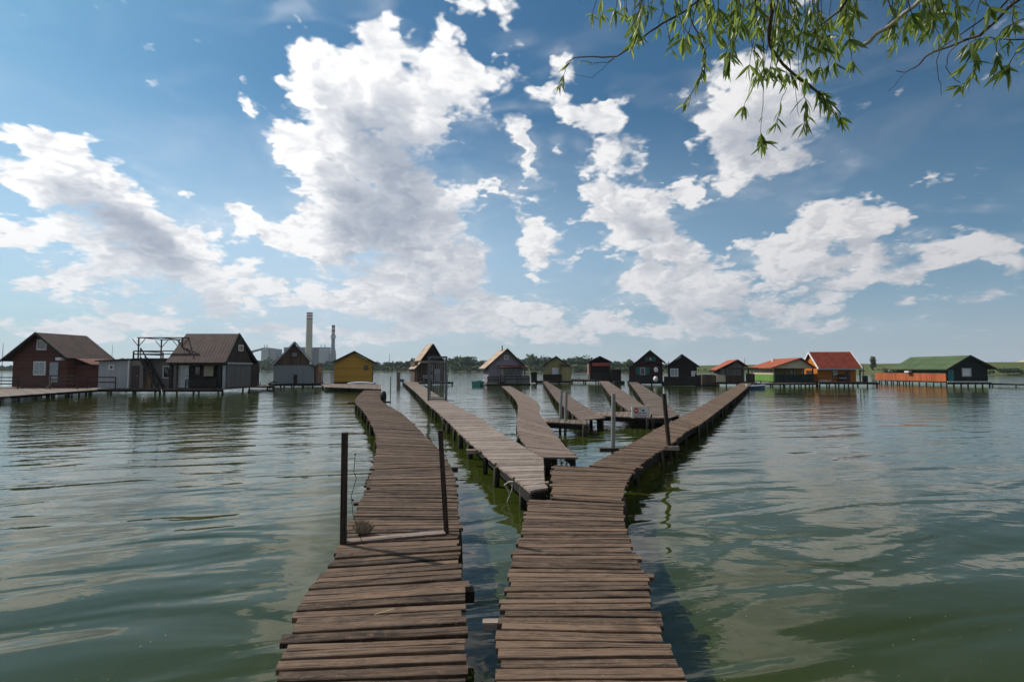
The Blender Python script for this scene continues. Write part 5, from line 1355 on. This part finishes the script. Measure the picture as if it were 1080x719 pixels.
# single trees
def st(label, px, hp, wp, m_, off=18, **kw):
    Y = shore_at(px) + off
    return tree(kw.pop('name', 'broadleaf_tree'), label, px, Y, hp, wp, m_, **kw)
st('tall slim dark poplar alone on the dyke right of the dark red roof', 921, 15.5, 6.5, 'foliage_dark', off=10, name='poplar_tree', slim=True, n_=1200, leaf=.35, base=.8)
st('round dark tree left of the roof terrace on the far shore', 128, 13, 12, 'foliage_dark', leaf=.9)
st('dark tree standing above the wood right of the yellow cabin', 436, 15, 6, 'foliage_dark', leaf=.8, slim=True)
st('broad dark tree right of the steel gate on the far shore', 490, 16, 26, 'foliage_dark', leaf=1.0, n_=1100)
st('tall loose tree between the lilac and olive cabins', 560, 19, 12, 'foliage_light', leaf=.8)
st('round tree right of the olive cabin on the far shore', 606, 16, 18, 'foliage_dark', leaf=.9)
st('pale green tree left of the maroon cabin', 662, 13, 12, 'foliage_light', leaf=.7)
st('grey green bush on the shore left of the green roof', 893, 6.0, 22, 'foliage_grey', off=3, name='willow_bush', cat='bush', leaf=.5, n_=900, base=.2)
st('grey green bush right of the lone poplar', 938, 5.5, 16, 'foliage_grey', off=3, name='willow_bush', cat='bush', leaf=.5, base=.2)
st('dark rounded bush at the right end of the dyke', 1064, 6.5, 22, 'foliage_dark', off=4, name='willow_bush', cat='bush', leaf=.5, base=.2)
# pale sand heap on the dyke
p = V3(1092, 215, 4.6); mb = MB(); mb.sphere((0, 0, 0), 7, 5, 1.5, 18, 8); plain('sand', (.52, .42, .30), .95)
o = mb.build('sand_heap', 'sand', None, p); tag(o, 'pale sand heap on top of the dyke at the right edge', 'sand heap')

# ---------------------------------------------------------------- power station
Yp = 900.0
def PX(px): return XP(px, Yp)
def PZ(py): return ZP(py, Yp)
c0 = PX(312)
plain('concrete_pale', (.42, .43, .44), .85, 0, .12, .05); plain('concrete_dark', (.16, .17, .19), .85, 0, .2, .05); plain('concrete_mid', (.28, .30, .32), .85, 0, .15, .05)
plain('chimney_beige', (.42, .37, .25), .85, 0, .1, .05); plain('chimney_red', (.22, .06, .055), .8); plain('chimney_grey', (.20, .21, .23), .8, 0, .2, .1)
g = empty('power_station', (c0, Yp, 0), 'pale and dark blocks of a power station beyond the lake, behind the grey shed', 'power station')
def pb(name, m_, px0, px1, py, y0=0, y1=30, zb=.3, parent=None):
    return MB().box(PX(px0) - c0, PX(px1) - c0, y0, y1, zb, PZ(py)).build(name, m_, parent or g)
pb('boiler_block', 'concrete_pale', 275, 282.5, 366.5, 0, 25); pb('silo', 'concrete_mid', 283, 289, 367.5, 3, 30)
pb('turbine_hall', 'concrete_dark', 289.5, 338, 365.2, 35, 70); pb('annex_block', 'concrete_mid', 290, 306, 373, 10, 34); pb('boiler_block', 'concrete_pale', 336, 346, 367, 0, 30)
pb('annex_block', 'concrete_dark', 328, 335.5, 368, 5, 30); pb('roof_plant', 'concrete_mid', 298, 304, 364.4, 40, 50, PZ(365.2) + .1)
b_ = MB()
for i in range(5):
    for j in range(2): b_.box(PX(292 + i * 9) - c0, PX(296 + i * 9) - c0, 34.6, 34.98, PZ(370.5 + j * 5 + 1.6), PZ(370.5 + j * 5))
b_.build('window_bands', 'glass_dark', g)
for px in (277, 279.5, 337, 341): MB().bar((PX(px) - c0, 5, PZ(368)), (PX(px) - c0, 5, PZ(363.5)), 1.0, 1.0).build('mast', 'concrete_mid', g)
g2 = empty('coal_conveyor', (PX(256), Yp, 0), 'inclined conveyor gallery rising left of the power station', 'conveyor')
MB().bar((PX(250) - PX(256), 0, PZ(374.6)), (PX(275) - PX(256), 0, PZ(368.3)), 4, 3.2).build('gallery', 'concrete_dark', g2)
for px, py in ((258, 372.6), (266, 370.6)): MB().bar((PX(px) - PX(256), 0, .3), (PX(px) - PX(256), 0, PZ(py) - 1.6), 1.2, 1.2).build('trestle_leg', 'concrete_mid', g2)
g3 = empty('tall_chimney', (PX(325.8), Yp - 2, 0), 'tall beige chimney with red and white bands at its top', 'chimney')
r = (PX(329) - PX(322.5)) / 2
def cone(z0, z1, ra, rb, m_, nm, par): MB().tube([(0, 0, z0), (0, 0, z1)], [ra, rb], 24, caps=True).build(nm, m_, par)
zt = PZ(329.8)
cone(.3, PZ(337.0), r * 1.12, r * .95, 'chimney_beige', 'shaft', g3)
for i, m_ in enumerate(('chimney_red', 'white_paint', 'chimney_red', 'white_paint', 'chimney_red')):
    za_, zb_ = PZ(337.0) + (zt - PZ(337.0)) * i / 5, PZ(337.0) + (zt - PZ(337.0)) * (i + 1) / 5
    cone(za_ + .02, zb_, r * .955, r * .95, m_, 'band', g3)
cone(PZ(355), PZ(354.3), r * 1.08, r * 1.08, 'concrete_mid', 'gallery_ring', g3)
g4 = empty('slim_chimney', (PX(351.2), Yp - 2, 0), 'slim dark chimney with red and white bands right of the tall one', 'chimney')
r = (PX(353) - PX(349.4)) / 2
cone(.3, PZ(372), r * 2.0, r * 1.7, 'chimney_grey', 'base_tower', g4); cone(PZ(372) + .02, PZ(367), r * 1.7, r * 1.1, 'chimney_grey', 'base_tower', g4); cone(PZ(367) + .02, PZ(355), r * 1.1, r, 'chimney_grey', 'shaft', g4)
for i, m_ in enumerate(('chimney_red', 'concrete_pale', 'chimney_red', 'concrete_pale', 'chimney_red')):
    za_, zb_ = PZ(355) + (PZ(343) - PZ(355)) * i / 5, PZ(355) + (PZ(343) - PZ(355)) * (i + 1) / 5
    cone(za_ + .02, zb_, r * .95, r * .95, m_, 'band', g4)
cone(PZ(356.4), PZ(353.6), r * 1.5, r * 1.5, 'concrete_pale', 'gallery_ring', g4)
# thin lattice masts on the horizon
for lab, px, top, Y in (('thin mast left of the red brown cabin', 2, 362, 700), ('thin mast between the red brown cabin and the terrace', 117.5, 364, 900), ('thin lattice mast right of the yellow cabin', 410.6, 373.5, 700), ('thin mast right of the lilac cabin', 572.5, 377, 600), ('thin mast behind the tree right of the lilac cabin', 559, 374, 620), ('faint lattice mast behind the orange roofed cabin', 785.5, 377.5, 600)):
    H_ = ZP(top, Y); o = MB().tube([(0, 0, 0), (0, 0, H_)], [.55, .3], 6).build('lattice_mast', 'concrete_mid', None, V3(px, Y, .3)); tag(o, lab, 'mast')

# ---------------------------------------------------------------- HAZE: thin air over the lake
m_ = bpy.data.materials.new('haze_air'); m_.use_nodes = True; nn = m_.node_tree; nn.nodes.clear()
pv = nn.nodes.new('ShaderNodeVolumePrincipled'); oo = nn.nodes.new('ShaderNodeOutputMaterial'); nn.links.new(pv.outputs[0], oo.inputs['Volume'])
pv.inputs['Color'].default_value = (.80, .88, 1.0, 1); pv.inputs['Density'].default_value = 0.00016
MATS['haze_air'] = m_
o = MB().box(-2400, 2400, -60, 1600, -3.5, 130).build('haze', 'haze_air'); o['kind'] = 'stuff'

# bubbles and flecks of scum drifting on the near water
mb = MB(); rf = random.Random(3)
plain('fleck', (.30, .32, .24), .6)
for i in range(170):
    y_ = 2.9 + 9 * rf.random() ** 1.6; x_ = rf.uniform(-1.05, 1.05) * y_; r_ = rf.uniform(.0015, .005)
    mb.face([(x_ + r_ * math.cos(a_) * rf.uniform(.7, 1.3), y_ + r_ * math.sin(a_) * rf.uniform(.7, 1.3), .004) for a_ in (0, 1.05, 2.1, 3.14, 4.19, 5.24)], .5)
o = mb.build('floating_flecks', 'fleck'); o['kind'] = 'stuff'
# ---------------------------------------------------------------- willow hanging over us from the bank on the right
rl = random.Random(21)
m_, n, b, o = mat('willow_leaf')
t = attr(n, 'tone')
c = n.mix(t, (.045, .080, .018), (.20, .26, .075)); n.put(b.inputs['Base Color'], c); b.inputs['Roughness'].default_value = .38; b.inputs['Specular IOR Level'].default_value = .45
tr = n.new('ShaderNodeBsdfTranslucent'); n.put(tr.inputs[0], n.mix(t, (.18, .28, .03), (.52, .62, .12)))
mxs = n.new('ShaderNodeMixShader'); mxs.inputs[0].default_value = .45; n.l.new(b.outputs[0], mxs.inputs[1]); n.l.new(tr.outputs[0], mxs.inputs[2]); n.l.new(mxs.outputs[0], o.inputs[0])
plain('twig_bark', (.085, .060, .042), .8, 0, .35, 20); plain('bare_twig', (.42, .36, .30), .7, 0, .2, 20); plain('green_twig', (.14, .13, .05), .7, 0, .3, 20)
wood('willow_bark', (.035, .026, .020), (.16, .13, .10), 1.1, 1.0)
TX = Vector((5.6, -0.6, 0.45))
wt = empty('willow_tree', TX, 'willow whose leafy twigs hang into the top right corner of the picture', 'tree')
def L(p): return Vector(p) - TX
MB().tube([(0, 0, -.3), (-.05, .02, .8), (-.2, .05, 2.0), (-.45, .2, 3.1), (-.6, .3, 3.9)], [.34, .27, .22, .17, .12], 14).build('trunk', 'willow_bark', wt)
limbs = MB()
top = TX + Vector((-.45, .2, 3.1))
limbs.tube([L(top), L((4.6, .3, 4.15)), L((3.6, 1.3, 4.75)), L((2.3, 2.2, 4.95)), L((.9, 2.5, 4.85)), L((.2, 2.5, 4.7))], [.11, .09, .065, .045, .03, .02], 10)
limbs.tube([L(TX + Vector((-.6, .3, 3.9))), L((4.4, 1.4, 5.0)), L((3.9, 2.4, 5.2)), L((3.2, 3.0, 5.2))], [.08, .06, .04, .03], 10)
limbs.build('limb', 'willow_bark', wt)
tw = MB(); bare = MB(); lf = MB()
def leafblade(mb, p, d, L_, W_, tone):
    """narrow folded willow blade with a slight curl"""
    d = d.normalized(); s = d.cross(Vector((rl.gauss(0, 1), rl.gauss(0, 1), rl.gauss(0, 1)))).normalized(); nrm = s.cross(d)
    droop = Vector((0, 0, -1)) * L_ * rl.uniform(.0, .16)
    prev = None
    for i, (t_, w_) in enumerate(((.0, .12), (.2, .8), (.45, 1.0), (.72, .66), (1.0, .02))):
        q = p + d * L_ * t_ + droop * t_ * t_ + nrm * L_ * .04 * math.sin(t_ * 3)
        cur = (q - s * W_ * w_ / 2 + nrm * W_ * .18 * w_, q, q + s * W_ * w_ / 2 + nrm * W_ * .18 * w_)
        if prev:
            mb.face((prev[0], prev[1], cur[1], cur[0]), tone, None, False); mb.face((prev[1], prev[2], cur[2], cur[1]), tone, None, False)
        prev = cur
def leaves_along(pts, dens, L_=.085, start=.0, spread=.8, tipn=4, down=.9):
    ln = [0.0]
    for a, b_ in zip(pts[:-1], pts[1:]): ln.append(ln[-1] + (b_ - a).length)
    tot = ln[-1]; s = start * tot
    def at(s):
        for i in range(1, len(ln)):
            if ln[i] >= s:
                f = (s - ln[i - 1]) / max(1e-6, ln[i] - ln[i - 1]); return pts[i - 1].lerp(pts[i], f), (pts[i] - pts[i - 1]).normalized()
        return pts[-1], (pts[-1] - pts[-2]).normalized()
    while s < tot:
        p, d = at(s)
        dd = d * .55 + Vector((rl.gauss(0, spread * .6), rl.gauss(0, spread * .6), -down + rl.gauss(0, .3)))
        leafblade(lf, L(p), dd, L_ * rl.uniform(.55, 1.15), L_ * rl.uniform(.13, .20), rl.random() ** 1.2)
        s += rl.expovariate(dens) if rl.random() < .6 else .003
    for _ in range(tipn):
        dd = (pts[-1] - pts[-2]).normalized() * .7 + Vector((rl.gauss(0, .75), rl.gauss(0, .75), -.35))
        leafblade(lf, L(pts[-1]), dd, L_ * rl.uniform(.7, 1.1), L_ * .18, rl.random())
def twig(px_pts, d0, d1=None, r0=.006, r1=.0015, dens=0, mb=None, start=0, L_=.085, tipn=4, spread=.8, down=.9, sub=3):
    """a twig through photo points at its own distance from the lens (metres d0 .. d1)"""
    d1 = d0 if d1 is None else d1; n_ = len(px_pts)
    raw = [at_r(x, y, d0 + (d1 - d0) * i / max(1, n_ - 1)) for i, (x, y) in enumerate(px_pts)]
    pts = []
    for i in range(n_ - 1):
        p0, p1, p2, p3 = raw[max(i - 1, 0)], raw[i], raw[i + 1], raw[min(i + 2, n_ - 1)]
        for k_ in range(sub):
            t_ = k_ / sub; pts.append(.5 * ((2 * p1) + (p2 - p0) * t_ + (2 * p0 - 5 * p1 + 4 * p2 - p3) * t_ * t_ + (3 * p1 - p0 - 3 * p2 + p3) * t_ ** 3) + Vector((rl.gauss(0, .0025), 0, rl.gauss(0, .0025))))
    pts.append(raw[-1]); m = len(pts)
    r0 *= .72
    (mb or tw).tube([L(p) for p in pts], [r0 + (r1 - r0) * i / (m - 1) for i in range(m)], 6)
    if dens: leaves_along(pts, dens * (1.5 if mb is None else .85), L_, start, spread, tipn, down)
    return pts
twig([(760, -60), (735, 1), (700, 24), (678, 39), (655, 57), (642, 61), (622, 60), (605, 61), (597, 67)], 2.6, 2.9, .0075, .002, 0)
twig([(605, 61), (598, 68), (595, 78), (591, 88)], 2.9, 2.9, .002, .001, 55, start=.2, L_=.062, tipn=4, spread=.35, down=.6)
twig([(650, 59), (640, 68), (628, 80), (616, 81), (602, 77)], 2.85, 2.9, .0018, .0008)
twig([(648, 60), (640, 66), (622, 66), (612, 65)], 2.85, 2.85, .0025, .001, 10, L_=.02)
twig([(742, -40), (737, -5), (732, 15), (723, 40), (705, 50)], 2.5, 2.6, .004, .001)
twig([(725, -40), (729, 20), (738, 40), (744, 60), (738, 82), (730, 98), (723, 110)], 2.4, 2.4, .004, .001, 34, start=.25, L_=.05, tipn=3)
twig([(757, -40), (757, 20), (748, 44), (742, 60), (743, 75)], 2.4, 2.4, .003, .001, 34, start=.2, L_=.07)
twig([(824, -50), (816, 0), (812, 34), (814, 52), (834, 75), (860, 96), (876, 108), (887, 121)], 2.3, 2.5, .012, .002, 0)
twig([(860, 94), (872, 106), (882, 118), (886, 124)], 2.45, 2.5, .002, .001, 45, L_=.07, tipn=6)
twig([(850, 92), (862, 95), (868, 100)], 2.45, 2.45, .002, .001, 60, L_=.05, tipn=5)
twig([(805, 40), (806, 72), (804, 110), (803, 148)], 2.35, 2.35, .0022, .001, 5, L_=.03, tipn=7)
twig([(803, 140), (805, 150)], 2.35, 2.35, .0012, .001, 70, L_=.07, tipn=6)
twig([(838, 80), (840, 100), (843, 123)], 2.4, 2.4, .0018, .0008)
twig([(842, 74), (848, 100), (851, 118), (848, 130)], 2.4, 2.4, .0018, .0008, 40, start=.5, L_=.07, tipn=7)
twig([(800, 55), (797, 80), (790, 100), (785, 112)], 2.4, 2.4, .0022, .001, 26, start=.1, L_=.065, tipn=6)
twig([(830, 92), (823, 108), (818, 130)], 2.4, 2.4, .0018, .0008, 34, start=.4, L_=.055, tipn=5)
twig([(900, -40), (893, 0), (880, 16), (865, 27), (845, 45)], 2.5, 2.6, .007, .003)
twig([(865, 27), (850, 35), (835, 30), (822, 38)], 2.6, 2.6, .003, .001, 40, L_=.07)
twig([(1000, -30), (974, 0), (961, 9), (935, 29), (908, 49)], 2.3, 2.3, .008, .0065, 0, bare)
twig([(1110, -30), (1075, 0), (1067, 5), (1041, 31), (1013, 45), (981, 56), (968, 68), (955, 76), (945, 75)], 2.6, 2.8, .009, .0015)
twig([(1100, -45), (1060, 5), (1030, 25), (1005, 42), (985, 54)], 2.65, 2.75, .005, .0015)
twig([(955, 76), (945, 88), (937, 97)], 2.8, 2.8, .0012, .0008)
twig([(1013, 44), (1000, 58), (998, 72), (1006, 82), (1013, 88)], 2.7, 2.7, .0025, .001, 0)
twig([(1028, 60), (1030, 70), (1022, 84), (1012, 90)], 2.7, 2.7, .002, .001, 45, L_=.06, tipn=6)
twig([(992, 50), (988, 64), (990, 84), (993, 101)], 2.7, 2.7, .002, .0008)
twig([(1095, 35), (1080, 42), (1055, 41), (1035, 40), (1022, 46)], 2.6, 2.6, .004, .001, 24, L_=.06, start=.1)
twig([(1090, 50), (1075, 55), (1068, 62), (1060, 72)], 2.5, 2.5, .003, .001, 40, L_=.07, tipn=6)
twig([(1085, 20), (1062, 28), (1050, 48), (1055, 70)], 2.5, 2.5, .003, .001, 34, L_=.06, tipn=5)
twig([(1042, 32), (1030, 44), (1024, 56), (1020, 66)], 2.65, 2.65, .002, .001, 40, L_=.075, tipn=6, start=.4)
# the dense hem of foliage along the top edge
hem = [(640, 690, 7, 28), (668, 712, 8, 62), (690, 745, 8, 38), (735, 800, 13, 58), (785, 850, 26, 84), (845, 900, 13, 78), (895, 985, 14, 46), (955, 985, 4, 66), (985, 1080, 11, 32)]
for (xa, xb, cnt, ylim) in hem:
    for _ in range(cnt):
        x0 = rl.uniform(xa, xb); y1 = ylim * rl.uniform(.15, 1.0); x1 = x0 + rl.uniform(-22, 22); xm = (x0 + x1) / 2 + rl.uniform(-6, 6); d0 = rl.uniform(2.1, 3.2)
        twig([(x0, -55), (xm, y1 * .45 - 12), (x1, y1)], d0, d0, .0026, .001, rl.uniform(18, 30), start=.15, L_=rl.uniform(.050, .078), tipn=rl.choice((4, 6, 7)), mb=tw, spread=1.0)
# connecting shoots from the limb down to the visible twigs
for i in range(30):
    x0 = rl.uniform(640, 1080); d0 = rl.uniform(2.2, 3.0); a = at_r(x0, -52, d0); q = Vector((a.x + rl.uniform(.1, .5), a.y + rl.uniform(-.2, .2), 4.8))
    tw.tube([L(a), L((a + q) / 2 + Vector((0, 0, .1))), L(q)], [.003, .005, .008], 5)
tw.build('twigs', 'twig_bark', wt); bare.build('bare_branch', 'bare_twig', wt)
lv = lf.build('foliage', 'willow_leaf', wt)
print('LEAF FACES', len(lf.f))
